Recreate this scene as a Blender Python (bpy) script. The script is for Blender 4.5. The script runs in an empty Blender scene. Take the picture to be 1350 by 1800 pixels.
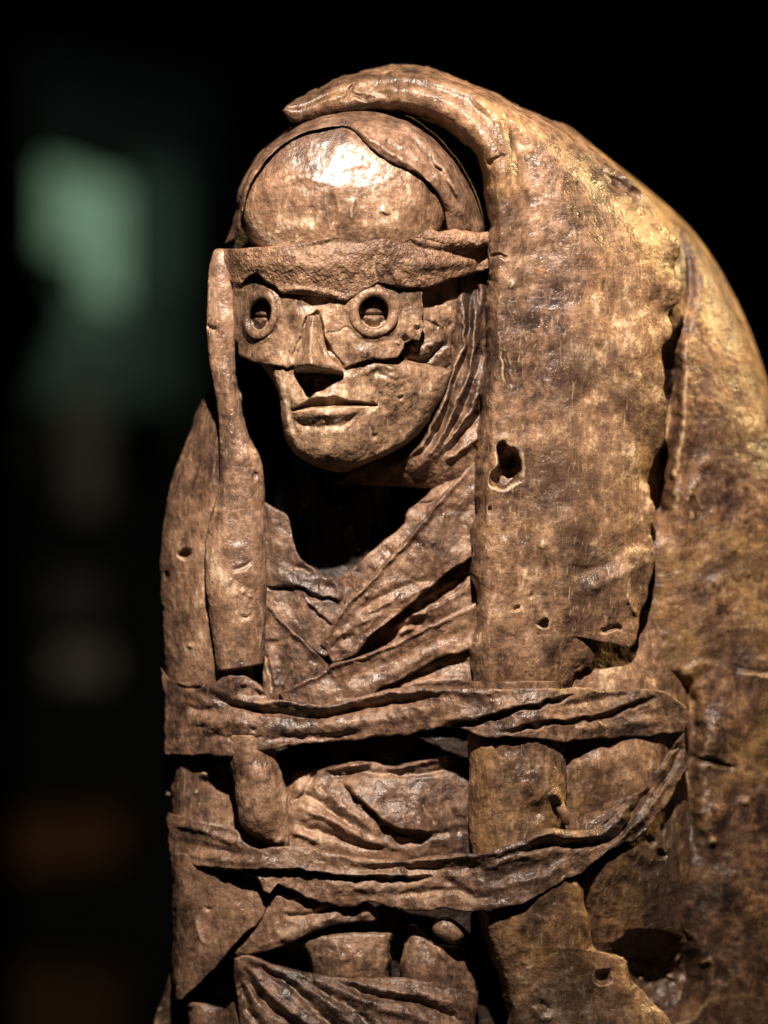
import bpy, math
import numpy as np

# ------------------------------------------------------------------ camera, world, lamps, exposure
S = 0.6 / 1800.0          # metres per unit of the measuring grid at the figure
DIST = 2.6                # camera to figure (m)
ZC = 0.40                 # height of the camera axis above the plinth (m)
sc = bpy.context.scene
cam_d = bpy.data.cameras.new('camera'); cam = bpy.data.objects.new('camera', cam_d)
sc.collection.objects.link(cam); sc.camera = cam
cam.location = (0, -DIST, ZC); cam.rotation_euler = (math.radians(90), 0, 0)
cam_d.sensor_fit = 'VERTICAL'; cam_d.sensor_height = 24.0
cam_d.lens = 24.0 * DIST / 0.6
cam_d.clip_end = 60
cam_d.dof.use_dof = True
cam_d.dof.focus_distance = DIST - 0.034
cam_d.dof.aperture_fstop = 1.75
w = bpy.data.worlds.new('World'); sc.world = w; w.use_nodes = True
w.node_tree.nodes['Background'].inputs[0].default_value = (0.55, 0.7, 0.75, 1)
w.node_tree.nodes['Background'].inputs[1].default_value = 0.006
vs = sc.view_settings
vs.view_transform = 'Standard'; vs.look = 'None'; vs.gamma = 1.0; vs.exposure = 0.0

def lamp(name, loc, target, energy, color, radius, size_deg, blend=0.5):
    l = bpy.data.lights.new(name, 'SPOT'); l.energy = energy; l.color = color
    l.shadow_soft_size = radius; l.spot_size = math.radians(size_deg); l.spot_blend = blend
    o = bpy.data.objects.new(name, l); sc.collection.objects.link(o); o.location = loc
    from mathutils import Vector
    o.rotation_euler = (Vector(target) - Vector(loc)).to_track_quat('-Z', 'Y').to_euler()
    return o
lamp('ceiling_spot', (0.04, -1.46, ZC + 1.52), (-0.03, 0, ZC + 0.16), 640, (1.0, 0.84, 0.70), 0.020, 24, 1.0)
lamp('side_spot', (1.32, 0.40, ZC + 0.80), (0.20, 0.05, ZC), 135, (1.0, 0.72, 0.32), 0.03, 38, 0.6)
lamp('background_fill', (-1.35, 2.9, ZC + 0.7), (-0.55, 4.5, ZC - 0.45), 15, (1.0, 0.85, 0.65), 0.08, 75, 0.9)  # added, unseen fill that brightens the things behind the figure
sc.cycles.max_bounces = 4; sc.cycles.diffuse_bounces = 2; sc.cycles.glossy_bounces = 2; sc.cycles.caustics_reflective = False

# ------------------------------------------------------------------ numeric helpers
def hash3(i, j, k, seed):
    h = (i * 374761393 + j * 668265263 + k * 2147483647 + seed * 974711) & 0xffffffff
    h = ((h ^ (h >> 13)) * 1274126177) & 0xffffffff
    h = ((h ^ (h >> 16)) * 2246822519) & 0xffffffff
    return ((h ^ (h >> 15)) & 0xffff) / 32767.5 - 1.0
def vnoise(x, y, z, seed=0):
    xi = np.floor(x).astype(np.int64); yi = np.floor(y).astype(np.int64); zi = np.floor(z).astype(np.int64)
    fx = x - xi; fy = y - yi; fz = z - zi
    fx = fx*fx*fx*(fx*(fx*6-15)+10); fy = fy*fy*fy*(fy*(fy*6-15)+10); fz = fz*fz*(3-2*fz)
    r = 0
    for a in (0, 1):
        wa = fx if a else 1-fx
        for b in (0, 1):
            wb = fy if b else 1-fy
            for c in (0, 1):
                wc = fz if c else 1-fz
                r = r + wa*wb*wc*hash3(xi+a, yi+b, zi+c, seed)
    return r
def fbm(x, y, z, lam, octs=3, seed=0, gain=0.5):
    r = 0; a = 1.0; f = 1.0/lam
    for o in range(octs):
        r = r + a*vnoise(x*f+13.7*o, y*f+7.1*o, z*f+3.3*o, seed+o*17)
        a *= gain; f *= 2.03
    return r
def cr(ctrl, t, linear=False):
    """Catmull-Rom through ctrl (n, ...) at parameters t in 0..1"""
    ctrl = np.asarray(ctrl, float); n = len(ctrl)
    if n == 1: return np.repeat(ctrl, len(t), 0)
    p = np.clip(t, 0, 1)*(n-1); i = np.minimum(p.astype(int), n-2); f = p-i
    sh = (len(t),) + (1,)*(ctrl.ndim-1); f = f.reshape(sh)
    P1 = ctrl[i]; P2 = ctrl[i+1]
    if linear or n == 2: return P1*(1-f)+P2*f
    ext = np.concatenate([[2*ctrl[0]-ctrl[1]], ctrl, [2*ctrl[-1]-ctrl[-2]]])
    P0 = ext[i]; P3 = ext[i+3]
    return 0.5*((2*P1)+(P2-P0)*f+(2*P0-5*P1+4*P2-P3)*f**2+(3*P1-P0-3*P2+P3)*f**3)
def world(X, Y, D):
    f = (DIST - D*S)/DIST
    return np.stack([(X-675)*S*f, -D*S+0*X, (900-Y)*S*f+ZC], -1)
def polydist(X, Y, pts, reach):
    """distance, signed distance (+ = below a line drawn left to right) and parameter along a polyline"""
    best = np.full(X.shape, 1e9); sg = np.zeros(X.shape); tt = np.zeros(X.shape)
    pts = np.asarray(pts, float); n = len(pts)-1
    x0, y0 = pts.min(0)-reach; x1, y1 = pts.max(0)+reach
    m = (X > x0) & (X < x1) & (Y > y0) & (Y < y1)
    if not m.any(): return best, sg, tt
    x = X[m]; y = Y[m]; b = best[m]; s = sg[m]; t_ = tt[m]
    for k in range(n):
        ax, ay = pts[k]; bx, by = pts[k+1]; dx, dy = bx-ax, by-ay
        L2 = dx*dx+dy*dy+1e-9
        t = np.clip(((x-ax)*dx+(y-ay)*dy)/L2, 0, 1)
        d = np.hypot(x-ax-t*dx, y-ay-t*dy)
        c = np.sign(dx*(y-ay)-dy*(x-ax))
        u = d < b
        b = np.where(u, d, b); s = np.where(u, c*d, s); t_ = np.where(u, (k+t)/n, t_)
    best[m] = b; sg[m] = s; tt[m] = t_
    return best, sg, tt
def smooth(pts, k=6):
    n = len(pts)
    return cr(pts, np.linspace(0, 1, (n-1)*k+1)) if n > 2 else np.asarray(pts, float)
def folds(*items):
    """('r', pts, width, height) ridge or groove; ('s', pts, height, sharp, soft) overlapping lip; ('c', pts, width, depth) crack;
    ('d', x, y, rx, ry, depth, steep, rot) dent; ('b', x, y, rx, ry, height, rot) bump"""
    def f(X, Y):
        H = np.zeros(X.shape)
        jx = 2.2*fbm(X, Y, 0*X, 16, 2, 91); jy = 2.2*fbm(X, Y, 0*X, 16, 2, 57)
        for it in items:
            k = it[0]
            if k == 'r':
                d, s, t = polydist(X+jx, Y+jy, smooth(it[1]), it[2]*3)
                e = np.clip(np.minimum(t, 1-t)*6+0.25, 0, 1)
                H += it[3]*np.exp(-(d/it[2])**2)*e
            elif k == 's':
                d, s, t = polydist(X+jx, Y+jy, smooth(it[1]), it[4]*4)
                e = np.clip(np.minimum(t, 1-t)*7+0.05, 0, 1)
                q = np.clip((s+it[3])/(2*it[3]), 0, 1); q = q*q*(3-2*q)
                H += np.where(d < 1e8, it[2]*q*np.exp(-np.maximum(s, 0)/it[4])*e, 0)
            elif k == 'c':
                d, s, t = polydist(X+1.6*jx, Y+1.6*jy, smooth(it[1]), it[2]*2)
                e = np.clip(np.minimum(t, 1-t)*8+0.3, 0, 1)
                H -= it[3]*np.clip(1.25-d/it[2], 0, 1)*e
            elif k in 'db':
                rot = math.radians(it[-1]); c, s_ = math.cos(rot), math.sin(rot)
                dx = X+jx*1.5-it[1]; dy = Y+jy*1.5-it[2]
                q = np.sqrt(((dx*c+dy*s_)/it[3])**2+((-dx*s_+dy*c)/it[4])**2)
                if k == 'b': H += it[5]*np.exp(-q**2*1.6)
                else: H -= it[5]*np.clip((1-q)*it[6]+0.5, 0, 1)
        return H
    return f

# ------------------------------------------------------------------ mesh helpers
def link(name, V, F, mat, parent=None, smooth_=True, rub=None):
    me = bpy.data.meshes.new(name)
    V = np.ascontiguousarray(V, np.float32); F = np.ascontiguousarray(F, np.int32)
    me.vertices.add(len(V)); me.vertices.foreach_set('co', V.ravel())
    me.loops.add(F.size); me.loops.foreach_set('vertex_index', F.ravel())
    me.polygons.add(len(F)); me.polygons.foreach_set('loop_start', np.arange(0, F.size, 4, dtype=np.int32))
    me.polygons.foreach_set('loop_total', np.full(len(F), 4, np.int32))
    me.polygons.foreach_set('use_smooth', np.full(len(F), smooth_, bool))
    me.update(calc_edges=True); me.validate()
    if rub is not None:
        at_ = me.attributes.new('rub', 'FLOAT', 'POINT'); r_ = np.zeros(len(V), np.float32); r_[:len(rub)] = rub; at_.data.foreach_set('value', r_)
    me.materials.append(mat)
    o = bpy.data.objects.new(name, me); sc.collection.objects.link(o)
    if parent is not None: o.parent = parent
    return o
def grid_faces(nv, nu, base=0, flip=False, wrap=False):
    i, j = np.meshgrid(np.arange(nv-1), np.arange(nu if wrap else nu-1), indexing='ij')
    j2 = (j+1) % nu
    q = np.stack([i*nu+j, (i+1)*nu+j, (i+1)*nu+j2, i*nu+j2], -1).reshape(-1, 4)+base
    return q[:, ::-1] if flip else q
def samples(n, length, rim):
    t = np.linspace(0, 1, max(n, 3))
    e = rim*np.array([0.04, 0.15, 0.34, 0.62])/max(length, 1)
    e = e[e < 0.4]
    return np.unique(np.round(np.concatenate([t, e, 1-e]), 6))

def piece(name, rows, mat, parent, sp=2.4, dfn=None, rim=8, thick=14, rag=0, sides='ABST', noise=1.0, seed=1,
          lin=False, ulin=False, nscale=1.0, wr=None, wob=0, crum=1.0):
    """A solid slab: rows of (x, y, depth) stations run from side S to side T, each row from edge A to edge B."""
    R = np.asarray(rows, float)
    if R.shape[2] == 2: R = np.concatenate([R, np.zeros(R.shape[:2]+(1,))], 2)
    lu = np.hypot(*(np.diff(R[:, :, :2], axis=1).transpose(2, 0, 1))).sum(1).max()
    lv = np.hypot(*(np.diff(R[:, :, :2], axis=0).transpose(2, 0, 1))).sum(0).max()
    tu = samples(int(lu/sp), lu, rim); tv = samples(int(lv/sp), lv, rim)
    G = cr(R, tv, lin)                                   # nv, C, 3
    G = cr(G.transpose(1, 0, 2), tu, ulin).transpose(1, 0, 2)
    X, Y, D = G[..., 0].copy(), G[..., 1].copy(), G[..., 2].copy()
    du = np.concatenate([np.zeros((len(tv), 1)), np.cumsum(np.hypot(np.diff(X, axis=1), np.diff(Y, axis=1)), 1)], 1)
    dv = np.concatenate([np.zeros((1, len(tu))), np.cumsum(np.hypot(np.diff(X, axis=0), np.diff(Y, axis=0)), 0)], 0)
    big = np.full(X.shape, 1e6)
    dA = du if 'A' in sides else big; dB = du[:, -1:]-du if 'B' in sides else big
    dS = dv if 'S' in sides else big; dT = dv[-1:]-dv if 'T' in sides else big
    e = np.minimum(np.minimum(dA, dB), np.minimum(dS, dT))
    if rag:
        w_ = np.exp(-e/18.0)
        X = X + rag*w_*(fbm(X, Y, 0*X, 30, 3, seed+5)+0.22*fbm(X, Y, 0*X, 9, 2, seed+6))
        Y = Y + rag*w_*(fbm(X, Y, 0*X+9, 30, 3, seed+7)+0.22*fbm(X, Y, 0*X+9, 9, 2, seed+8))
    if dfn is not None: D = D + dfn(X, Y)
    q = np.clip(1-e/rim, 0, 1)
    D = D - rim*(1-np.sqrt(np.clip(1-q*q, 0, 1)))
    n2 = fbm(X, Y, D*0.6, 22*nscale, 2, seed+3); n3 = fbm(X, Y, D*0.6, 8*nscale, 2, seed+4)
    if noise:
        D = D + noise*(2.2*fbm(X, Y, D*0.6, 70*nscale, 2, seed)+0.9*n2+0.45*n3)
    rub = (0.6*n2+0.5*n3).ravel()
    if wob:
        X = X+wob*fbm(X, Y, 0*X+3, 90, 2, seed+31)+0.4*wob*fbm(X, Y, 0*X, 28, 1, seed+32)
    if wr:
        for lam_, am_ in ((62, 2.6), (26, 1.1)):
            wx_ = X+9*fbm(X, Y, 0*X, 40, 2, seed+41); wy_ = Y+9*fbm(X, Y, 0*X+5, 40, 2, seed+42)
            D = D+crum*am_*(0.45-np.abs(fbm(wx_, wy_, 0*X+seed, lam_, 2, seed+43)))*2
        a_, la, lc = wr
        q1 = fbm(dv/la, du/lc+0.05*dv/lc*np.sin(dv/140), 0*X+seed, 1.0, 2, seed+21); q2 = fbm(dv/(la*0.45), du/(lc*0.45), 0*X+seed, 1.0, 2, seed+22)
        D = D+a_*(1-2*np.abs(q1))*np.clip(0.6+fbm(X, Y, 0*X, 80, 1, seed+23), 0, 1.3)+0.4*a_*(1-2*np.abs(q2))
    nv, nu = X.shape
    V = [world(X, Y, D).reshape(-1, 3)]; F = [grid_faces(nv, nu)]
    # side walls
    idx = np.arange(nv*nu).reshape(nv, nu)
    loop = np.concatenate([idx[0, :-1], idx[:-1, -1], idx[-1, :0:-1], idx[:0:-1, 0]])
    lx, ly, ld = X.ravel()[loop], Y.ravel()[loop], D.ravel()[loop]
    cx, cy = X.mean(), Y.mean()
    base = nv*nu; n = len(loop); prev = loop
    for fr in (0.5, 1.0):
        V.append(world(lx, ly, ld-thick*fr)); cur = base+np.arange(n); base += n
        F.append(np.stack([prev, np.roll(prev, -1), np.roll(cur, -1), cur], -1)[:, ::-1][:, ::-1]); prev = cur
    # coarse back
    iu = np.unique(np.concatenate([np.arange(0, nu, 7), [nu-1]])); iv = np.unique(np.concatenate([np.arange(0, nv, 7), [nv-1]]))
    bx, by = X[np.ix_(iv, iu)], Y[np.ix_(iv, iu)]; bd = D[np.ix_(iv, iu)]-thick
    V.append(world(bx, by, bd).reshape(-1, 3)); F.append(grid_faces(len(iv), len(iu), base, True))
    return link(name, np.concatenate(V), np.concatenate(F), mat, parent, True, rub)

def rod(name, rows, mat, parent, k=0.9, sp=2.6, dfn=None, noise=1.0, seed=1, end=(18, 18), flat=2.0, around=None):
    """A solid tube between two silhouette edges: rows of (xa, ya, xb, yb, depth of the axis)."""
    R = np.asarray(rows, float)
    mx = (R[:, 0]+R[:, 2])/2; my = (R[:, 1]+R[:, 3])/2
    L = np.hypot(np.diff(mx), np.diff(my)).sum()
    tv = samples(int(L/sp), L, max(end)); G = cr(R, tv)
    cx = (G[:, 0]+G[:, 2])/2; cy = (G[:, 1]+G[:, 3])/2
    hx = (G[:, 2]-G[:, 0])/2; hy = (G[:, 3]-G[:, 1])/2; d0 = G[:, 4]
    hw = np.hypot(hx, hy)
    s = np.concatenate([[0], np.cumsum(np.hypot(np.diff(cx), np.diff(cy)))])
    e0 = np.clip(1-s/max(end[0], 1e-3), 0, 1); e1 = np.clip(1-(s[-1]-s)/max(end[1], 1e-3), 0, 1)
    sh = np.sqrt(np.clip(1-np.maximum(e0, e1)**2, 0.0004, 1))
    na = around or int(min(max(hw.max()*2*math.pi/sp, 16), 260))
    th = np.linspace(0, 2*math.pi, na, endpoint=False)
    c = np.sign(np.cos(th))*np.abs(np.cos(th))**(2/flat); sn = np.sign(np.sin(th))*np.abs(np.sin(th))**(2/flat)
    X = cx[:, None]+(hx*sh)[:, None]*c; Y = cy[:, None]+(hy*sh)[:, None]*c
    D = d0[:, None]+(hw*sh*k)[:, None]*sn
    if dfn is not None: D = D+dfn(X, Y)*np.clip(sn*2, 0, 1)
    if noise:
        n2 = fbm(X, Y, D, 20, 2, seed+3); n3 = fbm(X, Y, D, 8, 2, seed+4); rub = (0.6*n2+0.5*n3).ravel()
        nz = noise*(2.6*fbm(X, Y, D, 60, 2, seed)+1.0*n2+0.5*n3)
        X = X+nz*c*(hx/np.maximum(hw, 1e-6))[:, None]; Y = Y+nz*c*(hy/np.maximum(hw, 1e-6))[:, None]; D = D+nz*sn
    nv, nu = X.shape
    V = np.concatenate([world(X, Y, D).reshape(-1, 3)]); F = grid_faces(nv, nu, 0, False, True)
    return link(name, V, F, mat, parent, True, rub if noise else None)

# ------------------------------------------------------------------ materials
def clay(name, dark, mid, light, pale=(0.55, 0.46, 0.33), ochre=None, rough=(0.34, 0.62), grain=1.0, bump=1.0, pale_amt=0.5, seed=0.0, dirt=0.5, spec=0.5, stain=0.5, shift=0.0, coat=0.0):
    dark = tuple(c*0.72 for c in dark); mid = (mid[0]*0.74, mid[1]*0.72, mid[2]*0.72); light = (light[0]*0.88, light[1]*0.85, light[2]*0.84)
    m = bpy.data.materials.new(name); m.use_nodes = True
    nt = m.node_tree; N = nt.nodes; L = nt.links
    b = N['Principled BSDF']
    tc = N.new('ShaderNodeTexCoord'); mp = N.new('ShaderNodeMapping'); mp.inputs['Location'].default_value = (seed, seed*0.7, seed*1.3)
    L.new(tc.outputs['Object'], mp.inputs[0]); co = mp.outputs[0]
    def noise(scale, det=5, rg=0.6, dist=0.0, stretch=None):
        n = N.new('ShaderNodeTexNoise'); n.inputs['Scale'].default_value = scale; n.inputs['Detail'].default_value = det
        n.inputs['Roughness'].default_value = rg; n.inputs['Distortion'].default_value = dist
        if stretch:
            m2 = N.new('ShaderNodeMapping'); m2.inputs['Scale'].default_value = stretch; m2.inputs['Rotation'].default_value = (0.3, 0.45, 0.2); L.new(co, m2.inputs[0]); L.new(m2.outputs[0], n.inputs['Vector'])
        else: L.new(co, n.inputs['Vector'])
        return n.outputs['Fac']
    def ramp(fac, a, bb):
        r = N.new('ShaderNodeMapRange'); r.interpolation_type = 'SMOOTHSTEP'
        r.inputs['From Min'].default_value = a; r.inputs['From Max'].default_value = bb; L.new(fac, r.inputs['Value'])
        return r.outputs[0]
    def mix(fac, a, c, blend='MIX'):
        x = N.new('ShaderNodeMix'); x.data_type = 'RGBA'; x.blend_type = blend
        if isinstance(fac, float): x.inputs[0].default_value = fac
        else: L.new(fac, x.inputs[0])
        for i, v in ((6, a), (7, c)):
            if isinstance(v, tuple): x.inputs[i].default_value = (*v, 1)
            else: L.new(v, x.inputs[i])
        return x.outputs[2]
    def math_(op, a, c=None):
        x = N.new('ShaderNodeMath'); x.operation = op
        for i, v in ((0, a), (1, c)):
            if v is None: continue
            if isinstance(v, (int, float)): x.inputs[i].default_value = v
            else: L.new(v, x.inputs[i])
        return x.outputs[0]
    big = noise(22, 4, 0.62, 0.6); med = noise(95, 4, 0.68, 0.4); fine = noise(480, 2, 0.65)
    streak = noise(240, 3, 0.7, 0.7, (1.0, 1.0, 0.42))
    ra = N.new('ShaderNodeAttribute'); ra.attribute_name = 'rub'
    broad = noise(8.5, 3, 0.6, 0.8)  # broad pale patches: worn glaze, plus mottled sheen put into the colour
    t = math_('ADD', math_('MULTIPLY', big, 0.30), math_('MULTIPLY', med, 0.22))
    t = math_('ADD', t, math_('MULTIPLY', streak, 0.24))
    t = math_('ADD', t, math_('MULTIPLY', broad, 0.24))
    t = math_('ADD', t, math_('MULTIPLY', ra.outputs['Fac'], 0.035))
    cr_ = N.new('ShaderNodeValToRGB'); e = cr_.color_ramp.elements
    e[0].position = 0.41; e[0].color = (*dark, 1); e[1].position = 0.68-0.05*pale_amt; e[1].color = (*pale, 1)
    for p_, c_ in ((0.484+shift, mid), (0.562+shift, light)):
        q_ = e.new(p_); q_.color = (*c_, 1)
    L.new(t, cr_.inputs[0]); col = cr_.outputs[0]
    if ochre: col = mix(math_('MULTIPLY', ramp(noise(13, 3, 0.6, 0.5), 0.5, 0.66), 0.6), col, mix(ramp(t, 0.42, 0.6), tuple(c*0.45 for c in ochre), tuple(c*1.25 for c in ochre)))
    col = mix(math_('MULTIPLY', math_('MULTIPLY', ramp(noise(75, 4, 0.7, 1.2), 0.52, 0.66), ramp(broad, 0.60, 0.44)), dirt), col, dark)
    col = mix(math_('MULTIPLY', ramp(fine, 0.52, 0.7), 0.28*grain), col, dark)
    col = mix(math_('MULTIPLY', ramp(noise(9, 3, 0.65, 1.0), 0.52, 0.64), stain), col, dark)
    scr = noise(200, 3, 0.6, 2.2, (1.0, 0.9, 0.28))
    col = mix(math_('MULTIPLY', ramp(scr, 0.58, 0.72), 0.28*pale_amt), col, pale)
    geo = N.new('ShaderNodeNewGeometry')
    col = mix(math_('MULTIPLY', ramp(geo.outputs['Pointiness'], 0.512, 0.56), 0.42), col, pale)
    L.new(col, b.inputs['Base Color'])
    rr = N.new('ShaderNodeMapRange'); rr.inputs['From Min'].default_value = 0.35; rr.inputs['From Max'].default_value = 0.65
    rr.inputs['To Min'].default_value = rough[0]; rr.inputs['To Max'].default_value = rough[1]
    L.new(med, rr.inputs['Value']); L.new(rr.outputs[0], b.inputs['Roughness'])
    b.inputs['Specular IOR Level'].default_value = spec
    b.inputs['Coat Weight'].default_value = coat; b.inputs['Coat Roughness'].default_value = 0.33
    vo = N.new('ShaderNodeTexVoronoi'); vo.inputs['Scale'].default_value = 190; L.new(co, vo.inputs['Vector'])
    pit = math_('MULTIPLY', ramp(vo.outputs['Distance'], 0.0, 0.22), ramp(big, 0.45, 0.6))
    h = math_('ADD', math_('MULTIPLY', fine, 0.45*grain), math_('MULTIPLY', noise(230, 2, 0.6), 0.6))
    h = math_('ADD', h, math_('MULTIPLY', streak, 0.4))
    h = math_('ADD', h, math_('MULTIPLY', scr, 0.3))
    h = math_('ADD', h, math_('MULTIPLY', pit, 0.25))
    bp = N.new('ShaderNodeBump'); bp.inputs['Strength'].default_value = 0.75*bump; bp.inputs['Distance'].default_value = 0.0013
    L.new(h, bp.inputs['Height']); L.new(bp.outputs[0], b.inputs['Normal'])
    return m
M_CLOAK = clay('cloak_clay', (0.044, 0.025, 0.018), (0.170, 0.097, 0.058), (0.31, 0.188, 0.110), ochre=(0.31, 0.175, 0.07), pale=(0.58, 0.43, 0.28), seed=0.3, dirt=0.5, rough=(0.30, 0.56), pale_amt=1.2, stain=0.7)
M_SHELL = clay('back_clay', (0.034, 0.018, 0.013), (0.12, 0.062, 0.035), (0.24, 0.132, 0.066), ochre=(0.34, 0.20, 0.07), pale=(0.48, 0.34, 0.18), seed=1.9, dirt=0.7, pale_amt=0.6, stain=0.6)
M_CLOTH = clay('cloth_clay', (0.036, 0.021, 0.016), (0.140, 0.080, 0.050), (0.265, 0.160, 0.100), pale=(0.44, 0.31, 0.21), seed=3.1, dirt=0.5, pale_amt=0.6, stain=0.5)
M_FACE = clay('face_clay', (0.052, 0.032, 0.022), (0.215, 0.132, 0.080), (0.34, 0.22, 0.135), pale=(0.60, 0.47, 0.33), seed=4.7, dirt=0.65, pale_amt=1.2, rough=(0.32, 0.55), stain=0.55)
M_DOME = clay('forehead_clay', (0.060, 0.031, 0.021), (0.20, 0.110, 0.064), (0.34, 0.205, 0.12), pale=(0.64, 0.51, 0.36), seed=6.2, dirt=0.5, pale_amt=1.0, rough=(0.34, 0.52), bump=1.0, spec=0.8, coat=1.0, stain=0.7)
M_BAND = clay('headband_clay', (0.070, 0.038, 0.025), (0.22, 0.125, 0.075), (0.35, 0.215, 0.13), pale=(0.58, 0.43, 0.29), seed=7.4, dirt=0.35, grain=1.6, bump=1.7, pale_amt=0.8, stain=0.25)
M_ROD = clay('rod_clay', (0.060, 0.035, 0.025), (0.195, 0.115, 0.072), (0.32, 0.20, 0.125), pale=(0.56, 0.43, 0.30), seed=8.8, dirt=0.4, rough=(0.30, 0.55), pale_amt=1.0, stain=0.35)
M_DARK = clay('shade_dark_clay', (0.012, 0.008, 0.006), (0.024, 0.015, 0.011), (0.042, 0.027, 0.019), pale=(0.08, 0.055, 0.04), seed=9.9, pale_amt=0.1)  # near-black: on the figure's core, the shade of the hollows put into the colour
# ------------------------------------------------------------------ the figure
fig = bpy.data.objects.new('clay_figure', None); sc.collection.objects.link(fig)
fig['label'] = 'brown clay sculpture of a hooded figure in a torn mask, bound with cloth strips'
fig['category'] = 'sculpture'

def interp_d(pairs):
    xs = np.array([p[0] for p in pairs], float); ds = np.array([p[1] for p in pairs], float)
    fx = np.linspace(xs[0]-60, xs[-1]+60, 800); fd = np.interp(fx, xs, ds)
    ker = np.hanning(61); ker /= ker.sum()
    fd = np.convolve(np.pad(fd, 30, mode='edge'), ker, 'valid')
    return lambda X, Y: np.interp(X, fx, fd)
def plus(*fs):
    return lambda X, Y: sum(f(X, Y) for f in fs)

# --- hidden core of the figure, coloured dark for shade: lining behind the head, neck, trunk
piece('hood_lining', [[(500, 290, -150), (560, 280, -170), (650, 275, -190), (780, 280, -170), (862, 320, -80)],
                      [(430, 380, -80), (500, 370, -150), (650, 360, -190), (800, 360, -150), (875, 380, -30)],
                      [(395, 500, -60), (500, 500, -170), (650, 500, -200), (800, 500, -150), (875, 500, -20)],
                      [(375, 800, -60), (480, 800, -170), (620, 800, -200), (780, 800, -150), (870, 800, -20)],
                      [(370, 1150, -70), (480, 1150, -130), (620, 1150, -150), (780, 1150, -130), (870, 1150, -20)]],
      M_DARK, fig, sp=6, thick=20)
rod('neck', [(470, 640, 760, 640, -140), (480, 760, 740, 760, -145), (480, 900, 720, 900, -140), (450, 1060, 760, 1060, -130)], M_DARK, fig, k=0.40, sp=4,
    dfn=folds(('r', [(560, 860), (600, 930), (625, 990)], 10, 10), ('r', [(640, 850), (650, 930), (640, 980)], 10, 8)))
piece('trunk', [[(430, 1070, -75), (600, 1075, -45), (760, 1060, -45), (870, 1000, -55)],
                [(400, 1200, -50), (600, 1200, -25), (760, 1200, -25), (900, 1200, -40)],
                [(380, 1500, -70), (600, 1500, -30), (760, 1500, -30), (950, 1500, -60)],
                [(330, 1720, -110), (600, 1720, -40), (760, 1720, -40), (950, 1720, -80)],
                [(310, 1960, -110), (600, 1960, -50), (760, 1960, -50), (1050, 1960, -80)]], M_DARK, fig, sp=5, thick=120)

# --- back shell
sh_rows = [
 [(905, 225, -100), (950, 216, -118), (985, 216, -150), (1008, 228, -200), (1020, 242, -280)],
 [(930, 330, -95), (1030, 315, -100), (1090, 318, -140), (1122, 326, -200), (1140, 334, -290)],
 [(960, 430, -75), (1080, 422, -80), (1160, 420, -112), (1210, 420, -170), (1230, 421, -280)],
 [(970, 550, -60), (1110, 548, -62), (1210, 545, -92), (1275, 543, -160), (1303, 545, -290)],
 [(970, 690, -50), (1130, 685, -52), (1245, 682, -82), (1325, 681, -155), (1353, 683, -300)],
 [(960, 850, -45), (1140, 850, -48), (1280, 850, -78), (1370, 850, -150), (1398, 852, -310)],
 [(940, 1020, -40), (1140, 1020, -48), (1290, 1020, -80), (1395, 1020, -155), (1428, 1022, -320)],
 [(920, 1180, -30), (1130, 1180, -52), (1290, 1180, -84), (1405, 1180, -150), (1440, 1182, -320)],
 [(910, 1350, -30), (1110, 1350, -48), (1290, 1350, -84), (1410, 1350, -150), (1445, 1352, -320)],
 [(920, 1550, -50), (1110, 1550, -68), (1290, 1550, -84), (1412, 1550, -150), (1448, 1552, -320)],
 [(960, 1750, -75), (1120, 1750, -90), (1290, 1750, -84), (1414, 1750, -150), (1450, 1752, -320)],
 [(980, 1960, -80), (1120, 1960, -85), (1290, 1960, -84), (1414, 1960, -150), (1450, 1962, -320)]]
piece('hump_shell', sh_rows, M_SHELL, fig, sp=3.0, rim=6, thick=40, noise=2.0, seed=11, sides='ST',
      dfn=folds(('r', [(1150, 340), (1192, 415), (1212, 500), (1205, 545), (1192, 600)], 13, -26), ('r', [(1182, 600), (1177, 720), (1162, 830), (1156, 935)], 15, -58),
                ('r', [(1200, 560), (1206, 700), (1190, 830), (1200, 960)], 14, 12),
                ('r', [(1160, 1190), (1205, 1215), (1218, 1280), (1212, 1350), (1208, 1420), (1222, 1500)], 15, -34),
                ('s', [(1186, 1215), (1205, 1178), (1232, 1160), (1280, 1172), (1350, 1186), (1430, 1190)], 6, 7, 60),
                ('c', [(1280, 1174), (1320, 1180), (1400, 1186)], 5, 5),
                ('c', [(1215, 1330), (1250, 1338), (1290, 1350)], 5, 9),
                ('b', 1255, 1290, 46, 70, 20, 10), ('b', 1248, 1440, 32, 60, 16, 0), ('b', 1300, 1560, 60, 120, 12, 0),
                ('b', 1185, 1480, 18, 90, 9, 0),
                ('r', [(1020, 1560), (1080, 1640), (1160, 1660), (1210, 1640)], 26, -16),
                ('d', 1155, 1715, 66, 60, 75, 1.0, 20), ('b', 1150, 1700, 10, 8, 10, 0), ('b', 1180, 1730, 12, 7, 9, 30), ('b', 1130, 1740, 7, 8, 9, 0), ('b', 1195, 1690, 8, 9, 8, 0),
                ('b', 1165, 1762, 10, 7, 8, 0),
                ('r', [(1195, 855), (1212, 890), (1220, 915)], 6, 5), ('r', [(1205, 850), (1228, 880), (1236, 900)], 6, 5),
                ('r', [(1225, 845), (1208, 880)], 4, 5),
                ('b', 1262, 1020, 14, 12, 6, 0), ('b', 1195, 700, 12, 40, 6, 0),
                ('d', 1161, 1499, 5, 8, 14, 2, 10), ('d', 1145, 1480, 6, 8, 8, 1.4, 10), ('d', 1163, 1460, 5, 7, 7, 1.4, 0),
                ('b', 1310, 1412, 12, 10, 9, 0), ('b', 1252, 1480, 10, 9, 9, 0), ('b', 1240, 1690, 9, 9, 8, 0)))

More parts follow.
